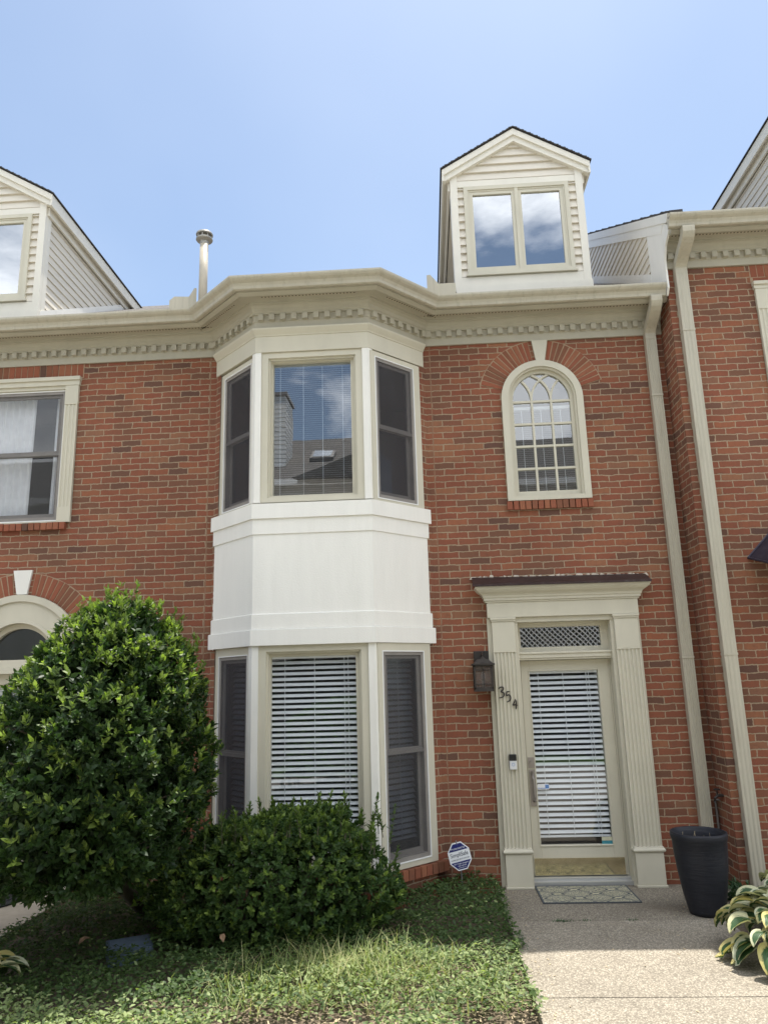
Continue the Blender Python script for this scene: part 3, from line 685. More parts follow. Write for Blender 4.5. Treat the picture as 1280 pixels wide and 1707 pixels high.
for z0, z1 in ((3.482, 4.999), (.17, 2.156)):
    post(-1.713, -.555, -1, z0, z1); post(-.613, -.555, 1, z0, z1)

def casing_window(hs, x0, x1, z0, z1, y, glass, wood='cream', gm='glass_mirror', cas=.066):
    """fixed centre window: casing, stepped jamb, sash, glass (x0..x1,z0..z1 are the outer casing)"""
    mb = MB(); frame_rect(mb, x0, x1, z0, z1, y - .008, y + .05, cas, cas, .045, cas * .85)
    frame_rect(mb, x0 + cas, x1 - cas, z0 + .045, z1 - cas * .85, y + .018, y + .12, .018)
    w = mb.build('bay_window', wood, hs)
    gx0, gx1, gz0, gz1 = glass
    mb = MB(); frame_rect(mb, x0 + cas + .018, x1 - cas - .018, z0 + .063, z1 - cas * .85 - .018, y + .06, y + .13, gx0 - (x0 + cas + .018), (x1 - cas - .018) - gx1, gz0 - z0 - .063, (z1 - cas * .85 - .018) - gz1)
    mb.build('sash', wood, w)
    mb = MB(); mb.quad((gx0 - .004, y + .10, gz0 - .004), (gx1 + .004, y + .10, gz0 - .004), (gx1 + .004, y + .10, gz1 + .004), (gx0 - .004, y + .10, gz1 + .004)); mb.build('pane', gm, w)
    return w
w = casing_window(house, -1.657, -.669, 3.484, 4.998, -.54, (-1.556, -.79, 3.563, 4.915))
mb = MB(); slats(mb, -1.575, -.77, -.385, 3.53, 4.94, .0215, .016, math.radians(18), .0008, (-1.50, -1.27, -1.08, -.88), headrail=.03); mb.build('blind', 'blind_white', w)
w = casing_window(house, -1.657, -.669, .25, 2.1565, -.54, (-1.562, -.79, .36, 2.056), gm='glass_clear')
mb = MB(); slats(mb, -1.575, -.775, -.412, .30, 2.08, .0485, .030, math.radians(52), .003, (-1.44, -1.17, -.90, -.865)); mb.build('blind', 'blind_white', w)

def double_hung(hs, M, w, z0, z1, meet, blind=None, scr='screen', gm='glass_dark', name='bay_window', tl=.05, trr=.085, th=.05, tb=.03, curtains=False, wood='cream'):
    """local x 0..w is the white bead; trim of width tl / trr left and right of it"""
    mb = MB(); mb.M = M
    frame_rect(mb, -tl, w + trr, z0 - tb, z1 + th, -.004, .06, tl, trr, tb, th)
    wnd = mb.build(name, wood, hs)
    mb = MB(); mb.M = M; frame_rect(mb, 0, w, z0, z1, -.010, .02, .009); mb.build('bead', 'white_bead', wnd)
    mb = MB(); mb.M = M; frame_rect(mb, .009, w - .009, z0 + .009, z1 - .009, .000, .08, .030, .030, .035, .030)
    mb.build('frame', 'bronze', wnd)
    for (a, b, y) in ((meet - .012, z1 - .04, .022), (z0 + .044, meet + .014, .048)):
        mb = MB(); mb.M = M; frame_rect(mb, .04, w - .04, a, b, y, y + .025, .038, .038, .045, .030); mb.build('sash', 'bronze', wnd)
        mb = MB(); mb.M = M; mb.quad((.06, y + .012, a + .02), (w - .06, y + .012, a + .02), (w - .06, y + .012, b - .02), (.06, y + .012, b - .02)); mb.build('pane', gm, wnd)
    mb = MB(); mb.M = M; mb.box(.035, w - .035, .006, .024, meet - .018, meet + .014); mb.build('meeting_rail', 'bronze', wnd)
    if scr:
        mb = MB(); mb.M = M; mb.quad((.02, .003, z0 + .02), (w - .02, .003, z0 + .02), (w - .02, .003, z1 - .02), (.02, .003, z1 - .02)); mb.build('screen', scr, wnd)
    if blind:
        mb = MB(); slats(mb, .05, w - .05, .135, z0 + blind[2], z1 - .05, blind[0], blind[1], math.radians(48), .003, (w * .55,), M); mb.build('blind', 'blind_white', wnd)
    return wnd
s2 = math.sqrt(.5)
MR = Matrix.Translation((-.613 + .060, -.555 + .040, 0)) @ Matrix.Rotation(math.radians(45), 4, 'Z')
ML = Matrix.Translation((-2.191 + .055, -.077 - .035, 0)) @ Matrix.Rotation(math.radians(-45), 4, 'Z')
double_hung(house, MR, .525, 3.492, 4.930, 4.213, None)
wl = double_hung(house, ML, .525, 3.492, 4.930, 4.213, None, tl=.085, trr=.05)
double_hung(house, MR, .525, .290, 2.086, 1.203, (.0485, .036, .16), scr='screen_light', gm='glass_dark', tb=.045, th=.069)
double_hung(house, ML, .525, .290, 2.086, 1.203, (.0485, .036, .16), scr='screen', gm='glass_dark', tl=.085, trr=.05, tb=.045, th=.069)
# rowlock brick sill round the foot of the bay
mb = MB()
for a, b in (((-.613, -.555), (-.058, 0)), ((-1.713, -.555), (-.613, -.555)), ((-2.268, 0), (-1.713, -.555))):
    a, b = Vector(a), Vector(b); d = (b - a); L_ = d.length
    M = Matrix.Translation((a.x, a.y, 0)) @ Matrix.Rotation(math.atan2(d.y, d.x), 4, 'Z')
    brick_row(mb, 0, L_, -.055, .06, .150, .236, .072, M)
mb.build('brick_sill', 'brick_piece', house)
# dark rooms behind the glass
def room(hs, x0, x1, y0, y1, z0, z1, fl=None):
    mb = MB(); e = .0
    mb.quad((x0, y1, z0), (x1, y1, z0), (x1, y1, z1), (x0, y1, z1)); mb.quad((x0, y0, z0), (x0, y1, z0), (x0, y1, z1), (x0, y0, z1)); mb.quad((x1, y0, z0), (x1, y1, z0), (x1, y1, z1), (x1, y0, z1))
    p = fl or [(x0, y0), (x1, y0), (x1, y1), (x0, y1)]
    mb.poly([(*q, z0) for q in p]); mb.poly([(*q, z1) for q in p]); return mb.build('room_interior', 'interior', hs)
FB = [(-2.24, .02), (-1.70, -.51), (-.626, -.51), (-.086, .02), (-.086, 1.4), (-2.24, 1.4)]
room(house, -2.24, -.086, .02, 1.4, 3.42, 5.05, FB); room(house, -2.24, -.086, .02, 1.4, .12, 2.22, FB)

# --- arched stair window
aw = MB(); arch_ring(aw, AX, AZ, .345, .413, -.035, .06); arch_ring(aw, AX, AZ, .325, .352, -.012, .09)
for s_ in (-1, 1):
    a, b = sorted((AX + s_ * .345, AX + s_ * .413)); aw.box(a, b, -.035, .06, 3.53, AZ); a, b = sorted((AX + s_ * .325, AX + s_ * .352)); aw.box(a, b, -.012, .09, 3.56, AZ)
aw.box(AX - .345, AX + .345, -.033, .06, 3.53, 3.575)
aw = aw.build('arched_window', 'cream', house)
mb = MB(); arch_ring(mb, AX, AZ, .290, .327, .03, .08)
for s_ in (-1, 1): a, b = sorted((AX + s_ * .290, AX + s_ * .327)); mb.box(a, b, .03, .08, 3.575, AZ)
mb.box(AX - .29, AX + .29, .03, .08, 3.575, 3.633)
T = .011
for zc in (4.588, 4.345, 4.107, 3.870): mb.box(AX - .29, AX + .29, .036, .075, zc - T, zc + T)
for xm in (-.099, .099): mb.box(AX + xm - T, AX + xm + T, .034, .077, 3.633, AZ)
for xm in (-.099, .099):
    for s_ in (-1, 1):
        ccx = xm + s_ * .297; pts = []
        for k in range(25):
            a = PI * .5 * k / 24; x = ccx - s_ * .297 * math.cos(a); z = .297 * math.sin(a)
            if math.hypot(x, z) > .294: break
            pts.append((x, z))
        for (xa, za), (xb, zb) in zip(pts, pts[1:]):
            d = Vector((xb - xa, zb - za)).normalized(); n = Vector((-d.y, d.x)) * T
            mb.extr([(AX + xa + n.x, .035 + .0005 * s_, AZ + za + n.y), (AX + xb + n.x, .035 + .0005 * s_, AZ + zb + n.y), (AX + xb - n.x, .035 + .0005 * s_, AZ + zb - n.y), (AX + xa - n.x, .035 + .0005 * s_, AZ + za - n.y)], (0, .04, 0))
mb.build('glazing_bars', 'cream', aw)
mb = MB(); pts = [(AX - .30, .055, 3.62), (AX + .30, .055, 3.62), (AX + .30, .055, AZ)] + [(AX + .30 * math.cos(PI * k / 24), .055, AZ + .30 * math.sin(PI * k / 24)) for k in range(1, 24)] + [(AX - .30, .055, AZ)]
mb.poly(pts); mb.build('pane', 'glass_arch', aw)
mb = MB(); slats(mb, AX - .30, AX + .30, .13, 3.60, 4.56, .0215, .016, math.radians(18), .0008, (AX - .2, AX, AX + .2), headrail=.03); mb.build('blind', 'blind_white', aw)
halfarch(house, AX, AZ, .417, .645, 16, 81, 12); halfarch(house, AX, AZ, .417, .645, 99, 164, 12)
mb = MB(); mb.extr([(1.095, -.03, 5.012), (1.185, -.03, 5.012), (1.226, -.03, 5.238), (1.062, -.03, 5.238)], (0, .05, 0)); mb.build('keystone', 'cream', house)
mb = MB(); brick_row(mb, .700, 1.552, -.035, .03, 3.438, 3.524, .062); mb.build('brick_sill', 'brick_piece', house)
room(house, .6, 1.66, .2, 1.0, 3.4, 5.1)

# --- front door and surround
ds = MB(); ds.box(.44, 1.862, -.080, -.002, 2.378, 2.522); ds.box(.425, 1.877, -.092, -.002, 2.522, 2.534)
ds.box(.435, .478, -.030, -.002, .0, 2.378); ds.box(1.842, 1.872, -.030, -.002, .0, 2.378)
ds.box(.688, .722, -.040, .10, .0, 2.33); ds.box(1.592, 1.628, -.040, .10, .0, 2.33)
ds.box(.688, 1.628, -.046, .10, 2.33, 2.378); ds.box(.722, 1.592, .0, .10, 1.992, 2.044); ds.box(.722, 1.592, .012, .10, 1.974, 1.992); ds.box(.722, 1.592, -.012, .02, 2.030, 2.048)
ds = bevel(ds.build('door_surround', 'cream', house), .003)
crown = [(-.02, 2.534), (.014, 2.534), (.024, 2.54), (.024, 2.560), (.032, 2.568), (.036, 2.584), (.050, 2.600), (.076, 2.618), (.096, 2.640), (.100, 2.648), (.106, 2.650), (.106, 2.668), (-.02, 2.690)]
mb = MB()
mb.sweep([(.437, -.001), (.437, -.08), (1.865, -.08), (1.865, -.001)], crown); mb.build('crown_moulding', 'cream', ds)
mb = MB()
a = [(.308, -.205, 2.674), (1.975, -.200, 2.668), (1.980, -.0, 2.755), (.316, -.0, 2.772)]
mb.hexa(a + [(x, y, z + .010) for x, y, z in a]); mb.hexa([(.306, -.209, 2.668), (1.977, -.204, 2.662), (1.977, -.198, 2.662), (.306, -.203, 2.668), (.306, -.209, 2.690), (1.977, -.204, 2.684), (1.977, -.198, 2.684), (.306, -.203, 2.690)])
mb.build('metal_flashing', 'copper_old', ds)
mb = MB(); x = .29
while x < 1.99:
    L_ = rnd.uniform(.03, .11); z = 2.772 - .017 * (x - .3) / 1.65; mb.extr([(x, -.010, z - .012), (x + L_, -.012, z - .014), (x + L_ * .8, -.004, z + rnd.uniform(.006, .028)), (x + L_ * .3, -.004, z + rnd.uniform(.004, .030))], (0, .008, 0)); x += L_ * .85
mb.build('mortar_smear', 'mortar_smear', ds)
for (x0, x1, px0, px1, nf) in ((.476, .690, .468, .712, 6), (1.624, 1.844, 1.606, 1.864, 6)):
    mb = MB(); fluted(mb, x0, x1, -.080, -.001, .332, 2.050, nf, .013); mb.box(x0 - .004, x1 + .004, -.084, -.001, 2.050, 2.062); mb.box(x0, x1, -.080, -.001, 2.062, 2.340)
    mb.box(x0 - .008, x1 + .008, -.090, -.001, 2.340, 2.356); mb.box(x0 - .014, x1 + .014, -.098, -.001, 2.356, 2.377)
    mb.box(px0 + .006, px1 - .006, -.100, -.001, .018, .286); mb.box(px0 - .002, px1 + .002, -.112, -.001, .0, .018)
    mb.sweep([(px0 + .006, -.001), (px0 + .006, -.1), (px1 - .006, -.1), (px1 - .006, -.001)], [(-.02, .286), (.006, .286), (.016, .294), (.018, .304), (.014, .314), (.006, .320), (.004, .331), (-.02, .331)])
    bevel(mb.build('pilaster', 'cream', ds), .003)
tr = MB(); frame_rect(tr, .722, 1.592, 2.050, 2.332, .095, .15, .036, .068, .046, .046); tr = tr.build('transom_window', 'cream', house)
mb = MB(); mb.quad((.755, .115, 2.09), (1.526, .115, 2.09), (1.526, .115, 2.29), (.755, .115, 2.29)); mb.build('pane', 'glass_mirror', tr)
dr = MB(); frame_rect(dr, .742, 1.576, .060, 1.972, .100, .145, .080, .106, .256, .102); frame_rect(dr, .822 - .012, 1.470 + .012, .316 - .012, 1.870 + .012, .092, .101, .012)
dr.box(1.578, 1.592, .10, .15, 0.05, 1.974); dr.box(.722, .740, .10, .15, .05, 1.974)
dr = bevel(dr.build('door', 'cream', house), .003)
mb = MB(); mb.quad((.818, .118, .312), (1.474, .118, .312), (1.474, .118, 1.874), (.818, .118, 1.874)); mb.build('pane', 'glass_door', dr)
mb = MB(); slats(mb, .826, 1.466, .145, .375, 1.885, .0495, .031, math.radians(52), .003, (.905, 1.14, 1.36, 1.385)); mb.build('blind', 'blind_white', dr)
mb = MB(); mb.box(.752, 1.560, .094, .0995, .062, .206)
for x in (.775, .905, 1.035, 1.165, 1.295, 1.425, 1.54):
    for z in (.072, .196): mb.box(x - .003, x + .003, .092, .0945, z - .003, z + .003)
mb.build('kick_plate', 'brass', dr)
mb = MB(); mb.box(.753, .812, .090, .0995, .99, 1.085); mb.box(.756, .808, .088, .0995, .655, .975)
pts = [(.785, .088, .93), (.785, .050, .925), (.786, .040, .90), (.788, .040, .74), (.788, .048, .715), (.788, .088, .70)]
mb.tube(pts, [.012, .012, .011, .011, .012, .014], 8); mb.tube([(.783, .090, 1.04), (.783, .075, 1.04)], .016, 12); mb.tube([(.783, .089, .955), (.783, .07, .948)], .010, 8)
mb.build('handle', 'nickel', dr)
mb = MB(); mb.box(.722, 1.592, -.02, .16, .001, .032); mb.box(.722, 1.592, .04, .16, .032, .052); mb.build('threshold', 'aluminium', ds)
# the security stickers on the glass
mb = MB(); mb.extr([(.830, .116, .795), (.93, .116, .795), (.945, .116, .815), (.93, .116, .845), (.830, .116, .842)], (0, .001, 0)); stk = mb.build('sticker', 'sign_white', dr)
mb = MB(); mb.box(.898, .932, .1145, .1155, .803, .837); mb.build('sticker_emblem', 'sticker_blue', dr)
mb = MB(); mb.box(1.376, 1.470, .1165, .1175, .345, .376); mb.build('glass_card', 'card_cream', dr)
mb = MB(); mb.box(1.376, 1.470, .1160, .1170, .315, .344); mb.build('glass_card', 'card_teal', dr)
room(house, .66, 1.66, .36, 1.8, 0.0, 2.45)

# --- downspouts
def downspout(hs, x0, x1, zt, yt, yw, zw, zb, nf, dz=0):
    mb = MB(); w = x1 - x0; d = .072
    # straight part with flutes, wall side yw
    if nf: fluted(mb, x0, x1, yw - d, yw, zb, zw, nf, .006)
    else: fluted(mb, x0, x1, yw - d, yw, zb, zw, 3, .003)
    mb.box(x0 - .004, x1 + .004, yw - d - .004, yw, zw - .62, zw - .60); mb.box(x0 - .004, x1 + .004, yw - d - .004, yw, zb + 1.9, zb + 1.92)
    # S elbow from the gutter outlet back to the wall
    pa = Vector((yt, zt)); n = 22; rings = []
    for i in range(n + 1):
        t = i / n; q_ = min(1., max(0., (t - .10) / .72)); e = q_ * q_ * (3 - 2 * q_)
        y = yt + (yw - d / 2 - yt) * e; z = zt + (zw - zt) * t
        e1 = 6 * q_ * (1 - q_) / .72; dy, dzv = (yw - d / 2 - yt) * e1, (zw - zt); L_ = math.hypot(dy, dzv); ny, nz = -dzv / L_, dy / L_
        k = 1 + (.035 if i % 2 else 0); hh = d / 2 * k; ww = w / 2 * (1 + (.012 if i % 2 else 0)); c = (x0 + x1) / 2
        rings.append(mb.add([(c - ww, y - ny * hh, z - nz * hh), (c + ww, y - ny * hh, z - nz * hh), (c + ww, y + ny * hh, z + nz * hh), (c - ww, y + ny * hh, z + nz * hh)]))
    for a, b in zip(rings, rings[1:]):
        for k in range(4): mb.face((a + k, a + (k + 1) % 4, b + (k + 1) % 4, b + k))
    return mb.build('downspout', 'gutter_paint', hs)
downspout(house, 2.217, 2.322, 5.50, -.345, -.004, 5.17, .05, 5)
downspout(houseR, 2.470, 2.585, 6.03, -.690, -.345, 5.70, .06, 0)

# ------------------------------------------------------------------ left house
mb = MB()
LX, LZ, LR = -4.19, 2.093, .667
wall_grid(mb, -6.6, -2.325, -.1, 5.30, 0, [(-5.25, -3.745, 3.50, 5.08), (LX - LR, LX + LR, -.1, LZ + LR)])
arch_fill(mb, LX, LZ, LR, LZ + LR, 0, LX - LR, LX + LR)
zuv(mb.build('wall', 'brick', houseL))
cornice([(-6.6, 0), (-2.5505, 0)], 0, houseL, 0); gutter([(-6.6, 0), (-2.5505, 0)], 0, houseL)
mb = MB(); roofplane(mb, -6.6, -2.552, -.35, 5.615, 4.6); mb.build('roof', 'shingle', houseL)
mb = MB(); brick_row(mb, -5.3, -3.715, -.006, .02, 5.088, 5.245, .0685); hd = mb.build('brick_header', 'brick_piece', houseL)
mb = MB(); mb.box(-5.3, -3.71, -.002, .02, 5.08, 5.245); mb.build('header_mortar', 'mortar', hd)
mb = MB(); brick_row(mb, -5.27, -3.785, -.045, .03, 3.418, 3.492, .0655); mb.build('brick_sill', 'brick_piece', houseL)
# upper window: fluted casing with blocks
MW = Matrix.Translation((-5.105, .005, 0))
wn = double_hung(houseL, MW, 1.215, 3.515, 4.945, 4.245, None, scr='screen_thin', gm='glass_clear', name='window', tl=.02, trr=.02, th=.02, tb=.02)
mb = MB()
for x0, x1 in ((-5.25, -5.108), (-3.887, -3.745)):
    mb.box(x0, x1, -.032, .05, 3.495, 3.655); fluted(mb, x0 + .004, x1 - .004, -.028, .05, 3.655, 4.775, 3, .009); mb.box(x0, x1, -.032, .05, 4.775, 4.990)
mb.box(-5.108, -3.887, -.018, .05, 4.955, 5.04); mb.box(-5.265, -3.735, -.038, .05, 4.991, 5.045); mb.box(-5.275, -3.728, -.055, .05, 5.045, 5.085); mb.box(-5.108, -3.887, -.012, .05, 3.494, 3.512)
mb.build('casing', 'cream', wn)
def curtain(x0, x1, y, z0, z1, folds, amp, hs, par):
    mb = MB(); n = folds * 8; pts = []
    for i in range(n + 1):
        t = i / n; pts.append((x0 + (x1 - x0) * t, y + amp * math.sin(t * folds * 2 * PI) + .004 * math.sin(t * 31)))
    a = mb.add([(p[0], p[1], z0) for p in pts]); b = mb.add([(p[0] + .01, p[1], z1) for p in pts])
    for i in range(n): mb.face((a + i, a + i + 1, b + i + 1, b + i))
    return mb.build('curtain', 'curtain', par, True)
curtain(-5.0, -4.30, .16, 3.53, 4.93, 9, .016, houseL, wn); curtain(-4.07, -3.90, .16, 3.53, 4.93, 4, .018, houseL, wn)
room(houseL, -5.1, -3.88, .3, 1.3, 3.45, 5.05)
# arched doorway
ad = MB(); arch_ring(ad, LX, LZ, .60, .667, -.045, .05); arch_ring(ad, LX, LZ, .415, .602, -.022, .05); arch_ring(ad, LX, LZ, .385, .417, -.032, .09); arch_ring(ad, LX, LZ, .335, .387, .04, .12)
for s_ in (-1, 1):
    a, b = sorted((LX + s_ * .335, LX + s_ * .60)); ad.box(a, b, -.022, .05, .0, LZ - .0); a, b = sorted((LX + s_ * .60, LX + s_ * .667)); ad.box(a, b, -.045, .05, .0, LZ)
ad.box(LX - .40, LX + .40, -.03, .12, 2.045, 2.118); ad.box(LX - .40, LX + .40, -.045, .12, 1.985, 2.044)
ad.box(LX - .335, LX + .335, .03, .12, 1.885, 1.984); ad = ad.build('arched_doorway', 'cream', houseL)
mb = MB(); mb.poly([(LX + .345 * math.cos(PI * k / 24), .085, LZ + .02 + .345 * math.sin(PI * k / 24)) for k in range(25)]); mb.build('pane', 'glass_dark', ad)
mb = MB(); frame_rect(mb, LX - .335, LX + .335, .02, 1.885, .09, .13, .05, .05, .3, .03); mb.build('door_leaf', 'cream', ad)
mb = MB(); mb.quad((LX - .29, .11, .3), (LX + .29, .11, .3), (LX + .29, .11, 1.87), (LX - .29, .11, 1.87)); mb.build('pane', 'glass_clear', ad)
mb = MB(); slats(mb, LX - .285, LX + .285, .16, .34, 1.87, .0495, .05, math.radians(40), .003, (LX - .2, LX + .2), headrail=.09); mb.build('blind', 'blind_white', ad)
halfarch(houseL, LX, LZ, .671, .885, 14, 82.5, 16); halfarch(houseL, LX, LZ, .671, .885, 97.5, 166, 16)
mb = MB(); mb.extr([(-4.243, -.025, 2.765), (-4.137, -.025, 2.765), (-4.098, -.025, 3.008), (-4.292, -.025, 3.008)], (0, .05, 0)); mb.build('keystone', 'white_trim', houseL)
room(houseL, LX - .6, LX + .6, .3, 1.4, 0.0, 2.75)

# ------------------------------------------------------------------ right house
RX, RY, RZ = 2.402, -.34, .545
mb = MB()
wall_grid(mb, RX, 6.5, -.1, 5.85, RY, [(3.235, 4.5, 4.0, 5.58)], 0.07)
strip(mb, (RX, .3), (RX, RY), -.1, 5.74, RX - .64 + .07)
zuv(mb.build('wall', 'brick', houseR))
cornice([(RX - .01, RY), (6.5, RY)], RZ, houseR, 0); gutter([(RX - .045, RY), (6.5, RY)], RZ, houseR)
mb = MB(); roofplane(mb, RX - .02, 6.5, RY - .35, 5.615 + RZ, 4.3)
mb.build('roof', 'shingle', houseR)
mb = MB(); n = 46
for k in range(n):   # ragged shingle edge over the gable rake
    y0, y1 = RY - .36 + k * .1, RY - .36 + (k + 1) * .1; z0 = 6.165 + (y0 + .70) * S30 + .03; j = .010 * (k % 3) / 2
    mb.hexa([(RX - .03, y0, z0), (RX + .1, y0, z0), (RX + .1, y1, z0 + .0577), (RX - .03, y1, z0 + .0577), (RX - .03, y0, z0 + .022 + j), (RX + .1, y0, z0 + .03), (RX + .1, y1, z0 + .085), (RX - .03, y1, z0 + .068)])
mb.build('roof_edge', 'shingle_edge', houseR)
sd = MB(); z = 5.70; ex = .098
while z < 8.3:
    ya, yb = max(-.06, (z - 6.165 + .17) / S30 - .70), (z - 5.615) / S30 - .35
    y2a, y2b = max(-.06, (z + ex - 6.165 + .17) / S30 - .70), (z + ex - 5.615) / S30 - .35
    if yb > -.06:
        sd.hexa([(RX - .016, ya, z), (RX - .016, yb, z), (RX + .02, yb, z), (RX + .02, ya, z), (RX - .004, y2a, z + ex), (RX - .004, max(y2b, y2a + .01), z + ex), (RX + .02, max(y2b, y2a + .01), z + ex), (RX + .02, y2a, z + ex)])
    z += ex
sd = sd.build('gable_siding', 'siding', houseR)
mb = MB(); rk = lambda y: 6.165 + (y + .70) * S30 + .028
mb.extr([(RX - .034, -.66, rk(-.66)), (RX - .034, 4.0, rk(4.0)), (RX - .034, 4.0, rk(4.0) - .10), (RX - .034, -.60, rk(-.60) - .10)], (.03, 0, 0))
mb.extr([(RX - .026, -.50, rk(-.50) - .09), (RX - .026, 4.0, rk(4.0) - .09), (RX - .026, 4.0, rk(4.0) - .21), (RX - .026, -.40, rk(-.40) - .21)], (.03, 0, 0)); mb.build('rake_board', 'white_trim', houseR)
mb = MB(); mb.extr([(RX - .022, -.62, 6.10), (RX - .022, -.40, 6.32), (RX - .022, .02, 6.52), (RX - .022, .02, 5.62), (RX - .022, -.11, 5.555), (RX - .022, -.345, 5.50), (RX - .022, -.40, 5.56), (RX - .022, -.40, 5.86), (RX - .022, -.46, 5.98), (RX - .022, -.60, 6.06)], (.02, 0, 0))
mb.build('end_board', 'white_trim', houseR)
mb = MB(); mb.extr([(RX - .024, .02, 5.84), (RX - .024, 4.0, 5.84 + 3.98 * S30), (RX - .024, 4.0, 5.95 + 3.98 * S30), (RX - .024, .02, 5.95)], (.012, 0, 0)); mb.build('flashing', 'white_trim', houseR)
wr = double_hung(houseR, Matrix.Translation((3.38, RY + .005, 0)), 1.215, 4.03, 5.45, 4.74, None, scr='screen_thin', gm='glass_clear', name='window', tl=.02, trr=.02, th=.02, tb=.02)
mb = MB()
for x0, x1 in ((3.235, 3.377), (4.598, 4.74)):
    mb.box(x0, x1, RY - .032, RY + .05, 4.0, 4.16); fluted(mb, x0 + .004, x1 - .004, RY - .028, RY + .05, 4.16, 5.295, 3, .009); mb.box(x0, x1, RY - .032, RY + .05, 5.295, 5.51)
mb.box(3.377, 4.598, RY - .018, RY + .05, 5.46, 5.54); mb.box(3.225, 4.75, RY - .038, RY + .05, 5.511, 5.55); mb.box(3.22, 4.757, RY - .055, RY + .05, 5.55, 5.585)
mb.build('casing', 'cream', wr); room(houseR, 3.3, 4.7, .0, 1.0, 3.98, 5.6)
mb = MB(); brick_row(mb, 3.22, 4.76, RY - .006, RY + .02, 5.650, 5.783, .0685); brick_row(mb, 3.235, 4.75, RY - .006, RY + .02, 5.588, 5.645, .2032); hd = mb.build('brick_header', 'brick_piece', houseR)
mb = MB(); mb.box(3.215, 4.765, RY - .002, RY + .02, 5.583, 5.785); mb.build('header_mortar', 'mortar', hd)
# dark standing seam hood over the neighbour's door
mb = MB(); A_, B_, C_, D_ = (2.822, RY, 2.83), (3.10, RY, 3.11), (4.5, RY, 3.11), (4.78, RY, 2.83); E_, F_ = (3.02, -.98, 2.60), (4.58, -.98, 2.60)
mb.poly([A_, B_, E_]); mb.poly([B_, C_, F_, E_]); mb.poly([C_, D_, F_]); mb.poly([A_, E_, F_, D_])
for (p_, q_) in ((A_, B_), (A_, E_), (B_, E_), (E_, F_), (C_, F_), (D_, F_)): mb.tube([p_, q_], .011, 6)
for k in range(1, 4): mb.tube([(3.10 + .35 * k, RY, 3.113), (3.02 + .39 * k, -.98, 2.603)], .010, 6)
mb.build('door_hood', 'copper_blue', houseR)
mb = MB(); mb.tube([(RX + .02, -.171, .755), (RX - .05, -.171, .755), (RX - .075, -.171, .735), (RX - .08, -.171, .70)], [.012, .012, .012, .014], 8); mb.tube([(RX - .05, -.171, .755), (RX - .05, -.171, .80)], .006, 6); mb.lathe([(.0, .80), (.028, .802), (.028, .812), (0, .815)], RX - .05, -.171, 10)
mb.build('water_tap', 'blackmetal', houseR)
mb = MB(); mb.tube([(RX - .02, .0 - .02, .70), (RX - .02, -.02, .15)], .010, 6); mb.tube([(RX - .02, -.02, .70), (RX - .018, -.12, .71)], .008, 6); mb.build('cable_conduit', 'bronze', houseR)

# ------------------------------------------------------------------ things on the facade
ln = thing('wall_lantern', 'dark bronze wall lantern on the brick left of the front door', 'lamp', (.367, -.02, 1.72))
mb = MB(); mb.box(.293, .442, -.026, -.002, 1.905, 2.072); bevel(mb.build('back_plate', 'blackmetal', ln), .006)
mb = MB(); cy = -.135
mb.hexa([(.262, cy - .102, 1.938), (.470, cy - .102, 1.938), (.470, cy + .102, 1.938), (.262, cy + .102, 1.938), (.262, cy - .102, 1.952), (.470, cy - .102, 1.952), (.470, cy + .102, 1.952), (.262, cy + .102, 1.952)])
mb.hexa([(.276, cy - .09, 1.952), (.456, cy - .09, 1.952), (.456, cy + .09, 1.952), (.276, cy + .09, 1.952), (.318, cy - .048, 1.992), (.414, cy - .048, 1.992), (.414, cy + .048, 1.992), (.318, cy + .048, 1.992)])
mb.lathe([(.03, 1.992), (.02, 2.005), (.012, 2.012)], .366, cy, 12)
mb.tube([(.366, cy, 2.01), (.366, cy, 2.03), (.366, cy + .04, 2.045), (.366, -.02, 2.03)], .009, 8); mb.build('hood', 'blackmetal', ln)
mb = MB()
for sx in (-1, 1):
    for sy in (-1, 1): mb.box(.363 + sx * .080 - .007, .363 + sx * .080 + .007, cy + sy * .080 - .007, cy + sy * .080 + .007, 1.722, 1.938)
frame_rect(mb, .276, .450, 1.716, 1.938, cy - .087, cy - .073, .0, .0, .02, .012); frame_rect(mb, .276, .450, 1.716, 1.938, cy + .073, cy + .087, .0, .0, .02, .012)
mb.box(.276, .290, cy - .073, cy + .073, 1.716, 1.736); mb.box(.436, .450, cy - .073, cy + .073, 1.716, 1.736); mb.box(.276, .450, cy - .087, cy + .087, 1.700, 1.716)
for z in (1.765, 1.893): mb.box(.284, .442, cy - .086, cy - .078, z - .004, z + .004); mb.box(.279, .285, cy - .08, cy + .08, z - .004, z + .004); mb.box(.441, .447, cy - .08, cy + .08, z - .004, z + .004)
mb.box(.359, .367, cy - .086, cy - .078, 1.736, 1.93); mb.build('cage', 'blackmetal', ln)
mb = MB()
mb.quad((.286, cy - .076, 1.73), (.440, cy - .076, 1.73), (.440, cy - .076, 1.93), (.286, cy - .076, 1.93)); mb.quad((.286, cy - .076, 1.73), (.286, cy + .076, 1.73), (.286, cy + .076, 1.93), (.286, cy - .076, 1.93)); mb.quad((.440, cy - .076, 1.73), (.440, cy + .076, 1.73), (.440, cy + .076, 1.93), (.440, cy - .076, 1.93))
mb.build('lamp_glass', 'lantern_glass', ln)
mb = MB(); mb.tube([(.363, cy, 1.72), (.363, cy, 1.80)], .014, 10); mb.lathe([(.012, 1.80), (.024, 1.82), (.022, 1.85), (.006, 1.88)], .363, cy, 12); mb.build('bulb', 'plastic_silver', ln, True)

